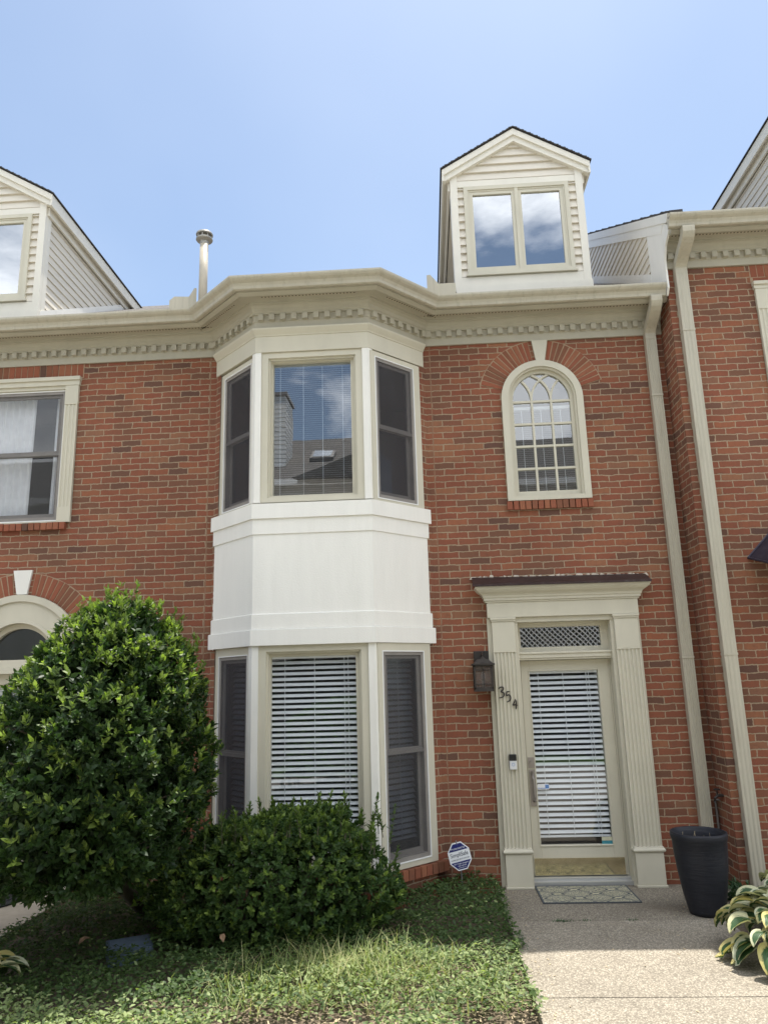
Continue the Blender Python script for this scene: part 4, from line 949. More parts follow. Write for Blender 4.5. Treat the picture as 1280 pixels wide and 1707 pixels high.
hn = thing('house_number', 'dark hand forged numerals 3 5 4 stepping down the fluted left door pilaster', 'house number', (.58, -.085, 1.63))
def ribbon(mb, pts, wd, y, th=.008):
    # Catmull-Rom through pts (x,z), stroke width list
    P = [Vector(p) for p in pts]; P = [P[0] * 2 - P[1]] + P + [P[-1] * 2 - P[-2]]; cur = []
    for i in range(1, len(P) - 2):
        for k in range(6):
            t = k / 6; a, b, c, d = P[i - 1:i + 3]
            cur.append(.5 * ((2 * b) + (c - a) * t + (2 * a - 5 * b + 4 * c - d) * t * t + (3 * b - a - 3 * c + d) * t ** 3))
    cur.append(P[-2]); n = len(cur)
    L_ = []; R_ = []
    for i, q in enumerate(cur):
        d = (cur[min(i + 1, n - 1)] - cur[max(i - 1, 0)]).normalized(); nn = Vector((-d.y, d.x)); t = i / (n - 1)
        w_ = wd * (.55 + .45 * math.sin(PI * (.1 + .8 * t))); L_.append(q + nn * w_); R_.append(q - nn * w_)
    for i in range(n - 1):
        mb.extr([(L_[i].x, y, L_[i].y), (L_[i + 1].x, y, L_[i + 1].y), (R_[i + 1].x, y, R_[i + 1].y), (R_[i].x, y, R_[i].y)], (0, th, 0))
mb = MB(); ribbon(mb, [(.502, 1.716), (.520, 1.732), (.545, 1.730), (.546, 1.712), (.526, 1.692), (.548, 1.680), (.551, 1.660), (.535, 1.642), (.503, 1.635)], .0062, -.089); mb.build('digit', 'blackmetal', hn)
mb = MB(); ribbon(mb, [(.606, 1.692), (.586, 1.690), (.574, 1.688)], .0055, -.089); ribbon(mb, [(.577, 1.690), (.572, 1.655), (.595, 1.662), (.610, 1.640), (.602, 1.612), (.573, 1.596)], .0062, -.0892); mb.build('digit', 'blackmetal', hn)
mb = MB(); ribbon(mb, [(.655, 1.622), (.640, 1.592), (.624, 1.566)], .0055, -.089); ribbon(mb, [(.624, 1.566), (.645, 1.570), (.670, 1.565)], .0055, -.0892); ribbon(mb, [(.660, 1.610), (.659, 1.570), (.652, 1.530)], .0062, -.0894); mb.build('digit', 'blackmetal', hn)
db = thing('doorbell', 'slim black and silver video doorbell below the numerals on the left pilaster', 'doorbell', (.594, -.085, 1.0))
mb = MB(); mb.box(.561, .627, -.106, -.078, 1.000, 1.133); bevel(mb.build('body', 'plastic_silver', db), .006)
mb = MB(); mb.box(.5605, .6275, -.109, -.080, 1.077, 1.1335); bevel(mb.build('camera_cover', 'plastic_black', db), .005)
mb = MB(); 
for k in range(24):
    a, b = 2 * PI * k / 24, 2 * PI * (k + 1) / 24
    p = [(.594 + r * math.cos(t), -.1075, 1.045 + r * math.sin(t)) for r, t in ((.011, a), (.014, a), (.014, b), (.011, b))]; mb.extr(p, (0, .003, 0))
mb.build('button_ring', 'sticker_blue', db)

# security sign on a stake
sg = thing('yard_sign', 'blue and white octagonal security sign on a stake in the ivy beside the bay', 'sign', (.07, -.20, 0))
scx, scz, sy = .067, .300, -.20; tilt = math.radians(13)
MS = Matrix.Translation((scx, sy, scz)) @ Matrix.Rotation(math.radians(-6), 4, 'X') @ Matrix.Rotation(-tilt, 4, 'Y')
def octa(r, sx=.86): return [(sx * r * math.cos(PI / 8 + k * PI / 4), r * math.sin(PI / 8 + k * PI / 4)) for k in range(8)]
mb = MB(); mb.M = MS; mb.extr([(x, 0, z) for x, z in octa(.122)], (0, .008, 0)); mb.build('sign_board', 'sign_white', sg)
def clip(poly, z, above):
    o = []
    for (a, b) in zip(poly, poly[1:] + poly[:1]):
        ia, ib = (a[1] > z) == above, (b[1] > z) == above
        if ia: o.append(a)
        if ia != ib: t = (z - a[1]) / (b[1] - a[1]); o.append((a[0] + (b[0] - a[0]) * t, z))
    return o
mb = MB(); mb.M = MS
mb.extr([(x, -.0012, z) for x, z in clip(octa(.112), .046, True)], (0, .001, 0)); mb.extr([(x, -.0012, z) for x, z in clip(octa(.112), -.042, False)], (0, .001, 0)); mb.build('sign_band', 'sign_blue', sg)
def text(body, size, mat, M, parent, name='lettering', sx=1.):
    cu = bpy.data.curves.new('t', 'FONT'); cu.body = body; cu.size = size; cu.align_x = 'CENTER'; cu.align_y = 'CENTER'; cu.extrude = .0004
    ob = bpy.data.objects.new('t', cu); COL.objects.link(ob); dg = bpy.context.evaluated_depsgraph_get()
    me = bpy.data.meshes.new_from_object(ob.evaluated_get(dg)); bpy.data.objects.remove(ob)
    off = Vector((0, 0, 0)); q = parent
    while q is not None: off += q.location; q = q.parent
    me.transform(Matrix.Translation(-off) @ M @ Matrix.Rotation(PI / 2, 4, 'X') @ Matrix.Scale(sx, 4, (1, 0, 0))); me.materials.clear(); me.materials.append(MATS[mat]); me.name = name
    o = bpy.data.objects.new(name, me); COL.objects.link(o); o.parent = parent; return o
TM = lambda z: MS @ Matrix.Translation((0, -.0022, z))
text('Protected by', .024, 'sign_white', TM(.066), sg); text('SimpliSafe', .047, 'sign_grey', TM(.014), sg, sx=.86); text('HOME SECURITY SYSTEM', .0155, 'sign_grey', TM(-.024), sg, sx=.95)
text('24/7 Video Dispatch', .0165, 'sign_white', TM(-.058), sg); text('1-800-548-9508', .0125, 'sign_white', TM(-.076), sg); text('simplisafe.com', .012, 'sign_white', TM(-.091), sg)
mb = MB(); mb.tube([(.085, -.185, -.05), (.070, -.188, .27), (.040, -.186, .425)], .006, 6); mb.build('stake', 'stake', sg)
text('SimpliSafe', .016, 'sticker_blue', Matrix.Translation((.866, .1145, .806)), dr, 'sticker_lettering')

# ------------------------------------------------------------------ things on the ground
mb = MB(); n = 24
def mat_slab(x0, x1, y0, y1, z):
    pts = [(x0, y0), (x1, y0), (x1, y1), (x0, y1)]
    i = mb.add([(*p, z) for p in pts] + [(*p, z + .009) for p in pts]); W_, H_ = x1 - x0, y1 - y0
    mb.face((i + 4, i + 5, i + 6, i + 7), ((0, 0), (W_, 0), (W_, H_), (0, H_)))
    for k in range(4): mb.face((i + k, i + (k + 1) % 4, i + 4 + (k + 1) % 4, i + 4 + k), ((0, 0),) * 4)
mat_slab(.720, 1.520, -.545, -.035, .001); tag(mb.build('doormat', 'doormat_weave'), 'grey doormat with cream scroll pattern lying before the front door', 'doormat')
mb = MB(); pts = [(-4.55 , -.02), (-3.81, -.02), (-3.80, -.16), (-3.84, -.34), (-3.93, -.50), (-4.08, -.60), (-4.28, -.63), (-4.45, -.56), (-4.55, -.40)]
mb.extr([(*p, .0) for p in pts], (0, 0, .012))
for k in range(12): x = -4.5 + k * .055; mb.box(x, x + .02, -.45 if k < 10 else -.3, -.06, .012, .017)
tag(mb.build('doormat', 'rubber'), 'black ribbed half round rubber mat on the side path under the round tree', 'doormat')

pot = thing('planter', 'tall empty dark navy resin planter standing right of the front door', 'planter', (1.935, -.83, 0))
prof = [(.10, .0), (.128, .004), (.135, .03), (.160, .14), (.185, .30), (.198, .42), (.205, .535), (.211, .545), (.214, .575), (.212, .592), (.204, .595), (.198, .588), (.190, .53), (.182, .42)]
mb = MB(); mb.lathe(prof, 1.935, -.83, 48, False); mb.build('pot', 'pot_resin', pot, True)
mb = MB(); mb.lathe([(.184, .42), (.12, .44), (.0, .445)], 1.935, -.83, 24, False); mb.build('potting_soil', 'soil', pot)
mb = MB()
for k in range(7):
    a = rnd.uniform(0, 6.28); r = rnd.uniform(.03, .15); x, y = 1.935 + r * math.cos(a), -.83 + r * math.sin(a); mb.tube([(x, y, .43), (x + rnd.uniform(-.03, .03), y, .52), (x + rnd.uniform(-.05, .05), y + .01, .57 + rnd.uniform(-.02, .03))], [.003, .002, .001], 5)
mb.build('dry_stem', 'seed', pot)
mb = MB(); mb.M = Matrix.Translation((-2.345, -1.52, .045)) @ Matrix.Rotation(math.radians(28), 4, 'Z') @ Matrix.Rotation(math.radians(4), 4, 'X')
mb.box(-.15, .15, -.115, .115, -.10, .0); mb.box(-.135, .135, -.10, .10, .0, .006); mb.box(-.02, .02, -.07, -.05, .006, .010)
tag(bevel(mb.build('utility_cover', 'slate'), .006), 'flat blue grey utility cover half sunk in the ivy near the round tree', 'utility cover')

# ------------------------------------------------------------------ foliage
rs = np.random.RandomState(11)
def leaves(name, mat, parent, P, D, N, L, Wd, tint, fold=.18, curl=.10, simple_=False):
    """P base points, D direction along the leaf, N rough upper-side normal"""
    D = D / np.linalg.norm(D, axis=1, keepdims=True); S = np.cross(D, N); S /= np.linalg.norm(S, axis=1, keepdims=True) + 1e-9; H = np.cross(S, D)
    tpl = [(0, 0, 0), (.32, -.5, fold), (.70, -.36, fold * .6), (1, 0, -curl), (.70, .36, fold * .6), (.32, .5, fold), (.5, 0, .02)]
    n = len(P); V = np.zeros((n, 7, 3))
    for k, (t, s_, h) in enumerate(tpl):
        V[:, k] = P + D * (t * L)[:, None] + S * (s_ * Wd)[:, None] + H * (h * Wd)[:, None]
    off = Vector((0, 0, 0)); q = parent
    while q is not None: off += q.location; q = q.parent
    V -= np.array(off)
    b = (np.arange(n) * 7)[:, None]
    Fq = np.concatenate([b + np.array([0, 1, 2, 6]), b + np.array([6, 2, 3, 4]), b + np.array([0, 6, 4, 5])], 0)
    me = bpy.data.meshes.new(name); me.from_pydata(V.reshape(-1, 3).tolist(), [], Fq.tolist())
    at = me.attributes.new('tint', 'FLOAT', 'POINT'); at.data.foreach_set('value', np.repeat(tint, 7).astype(np.float32))
    me.materials.append(MATS[mat]); me.polygons.foreach_set('use_smooth', [True] * len(me.polygons)); me.update()
    o = bpy.data.objects.new(name, me); COL.objects.link(o)
    if parent is not None: o.parent = parent
    return o
def rosettes(C, A, k, L, Ls, spread, tintv, wl):
    """k leaves round each shoot tip C with axis A"""
    n = len(C); A = A / np.linalg.norm(A, axis=1, keepdims=True)
    ref = rs.randn(n, 3); U = np.cross(A, ref); U /= np.linalg.norm(U, axis=1, keepdims=True); Vv = np.cross(A, U)
    P, D, N, LL, T = [], [], [], [], []
    for i in range(k):
        a = i * 2.4 + rs.rand(n) * .8; sp_ = spread * (.35 + .9 * (i / k)) + rs.randn(n) * .15
        rad = U * np.cos(a)[:, None] + Vv * np.sin(a)[:, None]
        D.append(A * np.cos(sp_)[:, None] + rad * np.sin(sp_)[:, None]); N.append(A * np.sin(sp_)[:, None] - rad * np.cos(sp_)[:, None] + A * .3)
        P.append(C - A * (.010 * i)[..., None] if np.ndim(i) else C - A * (.008 * i)); LL.append(L * (1 + Ls * rs.randn(n)) * (.75 + .35 * i / k)); T.append(tintv * np.clip(1.15 - i / k, 0, 1))
    P, D, N = map(np.concatenate, (P, D, N)); LL = np.clip(np.concatenate(LL), .4 * L, 1.7 * L); T = np.concatenate(T)
    return P, D, N, LL, LL * wl * (1 + .1 * rs.randn(len(LL))), T
def fnoise(P, s_, seed=0.): return np.array([noise.noise(Vector((p[0] * s_ + seed, p[1] * s_, p[2] * s_))) for p in P])

# big round-topped holly
HX, HY = -2.70, -1.70
HXc = lambda z: HX + .27 * np.clip((z - .9) / 1.6, 0, 1)
tree = thing('holly_tree', 'large glossy round topped evergreen tree in front of the left house', 'tree', (HX, HY, 0))
hz = np.array([.50, .58, .78, 1.12, 1.52, 1.84, 2.09, 2.24, 2.36, 2.44, 2.50]); hr = np.array([.46, .70, .84, .88, .81, .68, .54, .43, .31, .19, .05])
def crown_pts(n, shell):
    z = rs.rand(n * 4) * (2.50 - .50) + .50; r = np.interp(z, hz, hr); keep = rs.rand(n * 4) < (r + .15) / 1.15
    z = z[keep][:n]; r = r[keep][:n]; a = rs.rand(len(z)) * 2 * PI
    dirs = np.stack([np.cos(a), np.sin(a), np.zeros_like(a)], 1)
    base = np.stack([HXc(z) + r * np.cos(a), HY + r * np.sin(a), z], 1)
    lump = fnoise(base, 2.2) * .17 + fnoise(base, 6.0, 9) * .15 + fnoise(base, 11, 3) * .06
    f = shell(len(z)) + lump
    slope = np.interp(z, hz[:-1], np.diff(hr) / np.diff(hz)); slope = np.clip(slope, -3, 2)
    nrm = np.stack([np.cos(a), np.sin(a), -slope * .9], 1); nrm /= np.linalg.norm(nrm, axis=1, keepdims=True)
    p = np.stack([HXc(z) + r * f * np.cos(a), HY + r * f * np.sin(a), z + (f - 1) * .2 * (z > 1.9)], 1)
    return p, nrm, lump
p, nrm, lump = crown_pts(4600, lambda n: 1 - np.abs(rs.randn(n)) * .045)
keep = fnoise(p, 4.5, 30) > -.30; p, nrm = p[keep], nrm[keep]
A = nrm * .8 + np.array([0, 0, .55]) + rs.randn(len(p), 3) * .32
newg_or_sunlit = (rs.rand(len(p)) < .10 + .62 * np.clip(nrm[:, 2] * 1.3, 0, 1)) * (.2 + .8 * rs.rand(len(p)))  # new growth, thickened on upward faces so leaf colour carries the sunlit top
pk = rosettes(p, A, 7, .052, .26, 1.0, newg_or_sunlit, .46)
p2, n2, _ = crown_pts(3600, lambda n: .80 - np.abs(rs.randn(n)) * .09); A2 = n2 + rs.randn(len(p2), 3) * .6 + np.array([0, 0, .3])
pk2 = rosettes(p2, A2, 5, .060, .2, 1.1, np.zeros(len(p2)), .48)
p3, n3, _ = crown_pts(2600, lambda n: .58 - np.abs(rs.randn(n)) * .10); pk4 = rosettes(p3, n3 + rs.randn(len(p3), 3) * .8, 5, .075, .2, 1.2, np.zeros(len(p3)), .6)
# sprigs at the crown top
sp_c = []; sp_a = []
for k in range(60):
    a = rs.rand() * 6.28; r = rs.rand() ** .6 * .62; x, y = HX + .26 + r * math.cos(a), HY + r * math.sin(a); z0 = np.interp(-r, -hr[4:], hz[4:]) - .02; h = rs.rand() * .14 + .02
    for q in range(3): sp_c.append((x + rs.randn() * .008, y + rs.randn() * .008, z0 + h * (q + 1) / 3)); sp_a.append((rs.randn() * .25, rs.randn() * .25, 1))
pk3 = rosettes(np.array(sp_c), np.array(sp_a), 5, .052, .15, .9, np.full(len(sp_c), .55), .42)
allp = [np.concatenate(t) for t in zip(pk, pk2, pk3, pk4)]
leaves('crown', 'leaf_holly', tree, *allp)
mb = MB(); mb.tube([(HX + .26, HY + .98, -.05), (HX + .06, HY + .62, .35), (HX + .03, HY + .1, .9), (HX + .14, HY, 1.7), (HX + .24, HY, 2.2)], [.060, .05, .04, .03, .012], 10)
for k in range(40):
    a = rnd.uniform(0, 6.28); z = rnd.uniform(.2, 2.0); r = float(np.interp(z + .25, hz, hr)) * .85
    mb.tube([(HX, HY + .1, max(z, .5)), (HX + r * .5 * math.cos(a), HY + r * .5 * math.sin(a), z + .14), (HX + r * math.cos(a), HY + r * math.sin(a), z + .25)], [.018, .012, .005], 5)
mb.build('trunk', 'bark', tree, True)

# low boxwood-like shrub before the bay
BX, BY = -1.38, -1.16
shrub = thing('shrub', 'low dark clipped evergreen shrub with pale new shoots beneath the ground floor bay window', 'shrub', (BX, BY, 0))
def shrub_shape(a, v):
    """v 0..1 from skirt to top; rounded-box superellipse"""
    z = v; rr = (1 - np.clip((z - .55) / .45, 0, 1) ** 2.2 * .55) * (.76 + .24 * np.sin(np.clip(z / .5, 0, 1) * PI / 2))
    ex = np.abs(np.cos(a)) ** 2.25 + np.abs(np.sin(a)) ** 2.25; k = ex ** (-1 / 2.25)
    return .97 * k * rr, .56 * k * rr
def shrub_pts(n, f0, fs):
    v = rs.rand(n); a = rs.rand(n) * 2 * PI
    top = rs.rand(n) < .38
    fx = f0 - np.abs(rs.randn(n)) * fs
    rx, ry = shrub_shape(a, v)
    x = BX + np.cos(a) * rx * fx; y = BY + np.sin(a) * ry * fx; z = .02 + v * .78
    rt_ = np.sqrt(rs.rand(n)); rx1, ry1 = shrub_shape(a, np.full(n, .86))
    x = np.where(top, BX + np.cos(a) * rx1 * rt_, x); y = np.where(top, BY + np.sin(a) * ry1 * rt_, y)
    z = np.where(top, .80 - .16 * rt_ ** 3 - (1 - fx) * .5, z)
    # lower towards both ends, highest over the right half
    prof_ = np.interp(x, [-2.40, -2.1, -1.75, -1.3, -.8, -.55, -.40], [.66, .80, .97, 1.06, 1.04, .86, .62]); z = z * prof_
    P = np.stack([x, y, z], 1); lump = fnoise(P, 3.2) * .11 + fnoise(P, 8, 5) * .08
    nr = np.stack([np.cos(a), np.sin(a) * 1.4, np.where(top, 2.2, .35)], 1); nr /= np.linalg.norm(nr, axis=1, keepdims=True)
    return P + nr * lump[:, None], nr, top
p, nr, top = shrub_pts(3400, 1.0, .05); A = nr + np.array([0, 0, .45]) + rs.randn(len(p), 3) * .35
newg_or_sunlit = (rs.rand(len(p)) < np.where(top, .55, .26)) * (.3 + .7 * rs.rand(len(p)))
pk = rosettes(p, A, 7, .044, .16, .95, newg_or_sunlit, .52)
p2, n2, _ = shrub_pts(2600, .78, .14); pk2 = rosettes(p2, n2 + rs.randn(len(p2), 3) * .5, 5, .042, .2, 1.1, np.zeros(len(p2)), .52)
sp_c, sp_a, sp_t = [], [], []; stems = []
for k in range(70):
    x = rs.uniform(-2.15, -.55); y = BY + rs.uniform(-.45, .45); z0 = .80 * np.interp(x, [-2.40, -2.1, -1.75, -1.3, -.8, -.55, -.40], [.66, .80, .97, 1.06, 1.04, .86, .62]) - .05; h = .04 + .12 * rs.rand() ** 1.6
    dx, dy = rs.randn() * .22, rs.randn() * .22; stems.append([(x, y, z0 - .05), (x + dx * h, y + dy * h, z0 + h)])
    for q in range(5): t = (q + 1) / 5; sp_c.append((x + dx * h * t, y + dy * h * t, z0 + h * t)); sp_a.append((dx, dy, 1)); sp_t.append(.15 + .6 * t * rs.rand())
for (x, y, z, h) in ((-.50, -1.0, .55, .30), (-.62, -1.2, .70, .26), (-.47, -1.25, .40, .20)):
    stems.append([(x, y, z), (x + .05, y, z + h)])
    for q in range(6): t = (q + 1) / 6; sp_c.append((x + .05 * t, y, z + h * t)); sp_a.append((.3, 0, 1)); sp_t.append(.2)
pk3 = rosettes(np.array(sp_c), np.array(sp_a), 5, .044, .15, 1.0, np.array(sp_t), .48)
leaves('crown', 'leaf_box', shrub, *[np.concatenate(t) for t in zip(pk, pk2, pk3)])
mb = MB()
for st in stems: mb.tube(st, [.003, .0015], 4)
for k in range(26):
    a = rnd.uniform(0, 6.28); x, y = BX + .6 * math.cos(a) * rnd.random(), BY + .28 * math.sin(a) * rnd.random(); mb.tube([(BX + (x - BX) * .6, y, -.05), (x, y, .35), (x + (x - BX) * .15, y, .66)], [.012, .009, .004], 5)
mb.build('stem', 'bark', shrub)

# ivy and periwinkle ground cover, with the sunny patch put into the leaf tint
def cover_h(x, y):
    return .05 + .05 * np.clip((x + .9) / 1.0, 0, 1) * np.clip((y + 1.75) / .8, 0, 1)
N_ = 56000
x = rs.uniform(-3.52, .47, N_); y = rs.uniform(-3.5, .0, N_)
ok = ~((y > -.58 - .0) & (np.abs(x - CX) < np.clip(1.11 + y, 0, 9) * 1.0 + .02))
ok &= ~((np.abs((x + 2.345) * .88 + (y + 1.52) * .47) < .15) & (np.abs(-(x + 2.345) * .47 + (y + 1.52) * .88) < .105))
edge = .405 + .05 * np.array([noise.noise(Vector((0, q * 3, 0))) for q in y]); ok &= x < edge
ledge = -3.47 + .10 * np.array([noise.noise(Vector((5, q * 2, 0))) for q in y]) + .06; ok &= x > ledge
dens = np.array([noise.noise(Vector((a * 1.3, b * 1.3, 3))) for a, b in zip(x, y)])
thin = np.clip((-2.46 - y) / .2, 0, 1) * np.clip(.12 - dens * 3.0, 0, 1)
ok &= rs.rand(N_) > thin * .97
x, y, dens = x[ok], y[ok], dens[ok]
hh = cover_h(x, y) + np.array([noise.noise(Vector((a * 4, b * 4, 0))) for a, b in zip(x, y)]) * .05 + rs.rand(len(x)) ** 2 * .06 - .03
P = np.stack([x, y, hh], 1); a = rs.rand(len(x)) * 6.283
D = np.stack([np.cos(a), np.sin(a), rs.randn(len(x)) * .35 + .15], 1); Nn = np.stack([rs.randn(len(x)) * .4, rs.randn(len(x)) * .4 - .15, np.ones(len(x))], 1)
L_ = rs.uniform(.020, .041, len(x)); sunlit_zone = np.clip((np.interp(x, [-3.5, -2.9, -2.4, -1.4, -.9, .4], [-2.0, -2.15, -2.5, -2.3, -1.62, -1.55]) - y + .30 * dens) / .25, 0, 1); tn = np.clip(rs.rand(len(x)) * .8 - .05 + dens * .3, 0, 1) * (rs.rand(len(x)) < .06 + .80 * sunlit_zone)  # leaves tinted paler along the sunlit ground, darker where shadow falls
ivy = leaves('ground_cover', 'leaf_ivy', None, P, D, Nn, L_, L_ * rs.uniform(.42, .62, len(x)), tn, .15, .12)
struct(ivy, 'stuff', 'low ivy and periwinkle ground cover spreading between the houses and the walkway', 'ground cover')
# long grass growing through the ivy
n = 1500
gx = np.concatenate([rs.normal(-.68, .30, 700), rs.uniform(-1.5, .3, 500), rs.uniform(-1.7, -.8, 200)]); gy = np.concatenate([rs.normal(-1.98, .20, 700), rs.uniform(-2.7, -1.7, 500), rs.uniform(-2.5, -1.8, 200)])
okg = (gx < .36); gx, gy = gx[okg], gy[okg]; n = len(gx)
V, Fq, T = [], [], []
for k in range(n):
    a = rs.rand() * 6.28; L1 = rs.uniform(.09, .23) * (1 if k < 700 else .7); w_ = rs.uniform(.0022, .0042); lean = rs.uniform(.4, 1.5); b = len(V)
    ca, sa = math.cos(a), math.sin(a)
    for q in range(4):
        t = q / 3; h = .02 + L1 * t * (1 - .35 * lean * t); o_ = L1 * lean * t * t * .8; ww = w_ * (1 - t * .85)
        V.append((gx[k] + ca * o_ - sa * ww, gy[k] + sa * o_ + ca * ww, h)); V.append((gx[k] + ca * o_ + sa * ww, gy[k] + sa * o_ - ca * ww, h))
    for q in range(3): Fq.append((b + 2 * q, b + 2 * q + 1, b + 2 * q + 3, b + 2 * q + 2))
    T += [float(rs.rand() ** 2)] * 8
me = bpy.data.meshes.new('grass'); me.from_pydata(V, [], Fq); at = me.attributes.new('tint', 'FLOAT', 'POINT'); at.data.foreach_set('value', T); me.materials.append(MATS['leaf_grass'])
go = bpy.data.objects.new('grass', me); COL.objects.link(go); struct(go, 'stuff', 'long thin grass blades growing through the sunlit ground cover', 'grass')
# straw and dry bits on the bare soil at the front edge
V, Fq, T = [], [], []
for k in range(1500):
    x_, y_ = rs.uniform(-3.0, .42), rs.uniform(-3.4, -2.3); a = rs.rand() * 6.28; L1 = rs.uniform(.015, .06); w_ = rs.uniform(.0015, .006); ca, sa = math.cos(a), math.sin(a); b = len(V); z = -.05 + rs.rand() * .02
    V += [(x_ - sa * w_, y_ + ca * w_, z), (x_ + sa * w_, y_ - ca * w_, z), (x_ + ca * L1 + sa * w_, y_ + sa * L1 - ca * w_, z + .006), (x_ + ca * L1 - sa * w_, y_ + sa * L1 + ca * w_, z + .006)]; Fq.append((b, b + 1, b + 2, b + 3)); T += [1.0] * 4
for k in range(150):
    q = rs.rand()
    if q < .45: x_, y_ = .43 + abs(rs.randn()) * .10, rs.uniform(-3.0, -.15)
    elif q < .75: x_, y_ = rs.normal(1.85, .22), rs.normal(-1.0, .28)
    else: x_, y_ = rs.uniform(.45, 1.9), rs.uniform(-3.0, -.2)
    a = rs.rand() * 6.28; L1 = rs.uniform(.006, .022); w_ = rs.uniform(.0015, .005); ca, sa = math.cos(a), math.sin(a); b = len(V); z = .003
    V += [(x_ - sa * w_, y_ + ca * w_, z), (x_ + sa * w_, y_ - ca * w_, z), (x_ + ca * L1 + sa * w_, y_ + sa * L1 - ca * w_, z + .003), (x_ + ca * L1 - sa * w_, y_ + sa * L1 + ca * w_, z + .003)]; Fq.append((b, b + 1, b + 2, b + 3)); T += [1.0] * 4
me = bpy.data.meshes.new('leaf_litter'); me.from_pydata(V, [], Fq); me.materials.append(MATS['seed']); lo = bpy.data.objects.new('leaf_litter', me); COL.objects.link(lo); struct(lo, 'stuff', 'dry straw and leaf litter on the bare soil and along the walkway edge', 'leaf litter')
# little tufts in the joint of the path
V, Fq, T = [], [], []
for (cx_, cy_, n_, sx_) in ((.80, -.985, 70, .07), (.98, -.98, 18, .06), (1.32, -.98, 20, .05), (.44, -1.35, 60, .03)):
    for k in range(n_):
        x_, y_ = cx_ + rs.randn() * sx_ * .6, cy_ + rs.randn() * .012 * (1 if sx_ > .04 else 8); a = rs.rand() * 6.28; L1 = rs.uniform(.012, .035); ca, sa = math.cos(a), math.sin(a); b = len(V)
        V += [(x_ - sa * .003, y_ + ca * .003, 0), (x_ + sa * .003, y_ - ca * .003, 0), (x_ + ca * L1 * .6, y_ + sa * L1 * .6, L1 * .6)]; Fq.append((b, b + 1, b + 2)); T += [float(rs.rand() * .2)] * 3
me = bpy.data.meshes.new('grass'); me.from_pydata(V, [], Fq); at = me.attributes.new('tint', 'FLOAT', 'POINT'); at.data.foreach_set('value', T); me.materials.append(MATS['leaf_weed'])
go = bpy.data.objects.new('grass', me); COL.objects.link(go); struct(go, 'stuff', 'tiny moss and grass tufts in the joint of the concrete walk', 'grass')

# hostas: broad variegated leaves
def hosta(cx_, cy_, n, Rr, H, label, seed, stalk=None):
    r_ = random.Random(seed); t_ = thing('hosta', label, 'plant', (cx_, cy_, 0), 'variegated hostas'); mb = MB()
    for i in range(n):
        f = (i + .5) / n; az = i * 2.399 + r_.uniform(-.3, .3); ring = f ** .75
        el0 = math.radians(84 - 66 * ring + r_.uniform(-9, 9)); stemL = Rr * (.55 + .25 * ring) * r_.uniform(.75, 1.1); Ll = r_.uniform(.14, .21) * (.8 + .25 * ring); Wl = Ll * r_.uniform(.60, .76)
        ca, sa = math.cos(az), math.sin(az); px_, pz_ = 0., .02; el = el0; pts = []
        for q in range(4): px_ += stemL / 4 * math.cos(el); pz_ += stemL / 4 * math.sin(el) * H; el -= .08
        nseg, ns = 9, 6; el -= .34 - .10 * ring; rows = []; dl = Ll / nseg; roll = r_.uniform(-.35, .35)
        for q in range(nseg + 1):
            t = q / nseg; wv = Wl * (math.sin(PI * min(1, (t * .93 + .07)) ** .72) ** .9 if t < 1 else 0) * .5; row = []
            for k in range(ns + 1):
                s_ = k / ns * 2 - 1; cup = (abs(s_) ** 1.6) * wv * .45 + .006 * math.sin(6 * t + 4 * s_); off = s_ * wv
                lx = px_ - math.sin(el) * cup; lz = pz_ + math.cos(el) * cup + off * roll * .5
                row.append((cx_ + ca * lx - sa * off, cy_ + sa * lx + ca * off, lz))
            rows.append(row); px_ += dl * math.cos(el); pz_ += dl * math.sin(el); el -= .095 * (1 + t)
            if pz_ < .03: el = max(el, -.05)
        for q in range(nseg):
            for k in range(ns):
                uv = [(kk / ns, qq / nseg) for qq, kk in ((q, k), (q, k + 1), (q + 1, k + 1), (q + 1, k))]
                pass
        b = mb.add([p_ for row in rows for p_ in row]); m = ns + 1
        for q in range(nseg):
            for k in range(ns): mb.face((b + q * m + k, b + q * m + k + 1, b + (q + 1) * m + k + 1, b + (q + 1) * m + k), tuple((kk / ns, qq / nseg) for qq, kk in ((q, k), (q, k + 1), (q + 1, k + 1), (q + 1, k))))
    mb.build('foliage', 'leaf_hosta', t_, True)
    if stalk:
        mb = MB()
        for (sx_, sy_, h_) in stalk:
            mb.tube([(cx_, cy_, .05), (cx_ + sx_ * .6, cy_ + sy_ * .6, h_ * .6), (cx_ + sx_, cy_ + sy_, h_)], .003, 5)
            for q in range(16):
                z = h_ * (.70 + .30 * q / 16); a = q * 2.4; x_, y_ = cx_ + sx_ * (.8 + .2 * q / 16), cy_ + sy_ * (.8 + .2 * q / 16)
                mb.tube([(x_, y_, z), (x_ + .016 * math.cos(a), y_ + .016 * math.sin(a), z + .012), (x_ + .022 * math.cos(a), y_ + .022 * math.sin(a), z + .004)], [.002, .005, .002], 5)
        mb.build('seed_stalk', 'seed', t_)
    return t_
hosta(2.16, -1.84, 150, .50, 1.2, 'large variegated hosta with cream edged leaves right of the walkway by the planter', 3, [(.17, .35, .70)])
hosta(-3.10, -2.24, 36, .27, 1.0, 'sunlit pale edged hosta at the left edge of the ivy bed', 5)
hosta(2.58, -1.02, 60, .36, 1.3, 'variegated hosta half hidden behind the larger one, by the foot of the right downspout', 9)
wd = thing('weed', 'small dark green weed in the corner behind the navy planter', 'plant', (2.28, -.50, 0))
C_ = np.stack([rs.normal(2.28, .07, 60), rs.normal(-.50, .07, 60), rs.uniform(.01, .13, 60)], 1); leaves('foliage', 'leaf_weed', wd, *rosettes(C_, np.tile([0, 0, 1.], (60, 1)) + rs.randn(60, 3) * .5, 5, .055, .2, 1.0, np.zeros(60), .35))
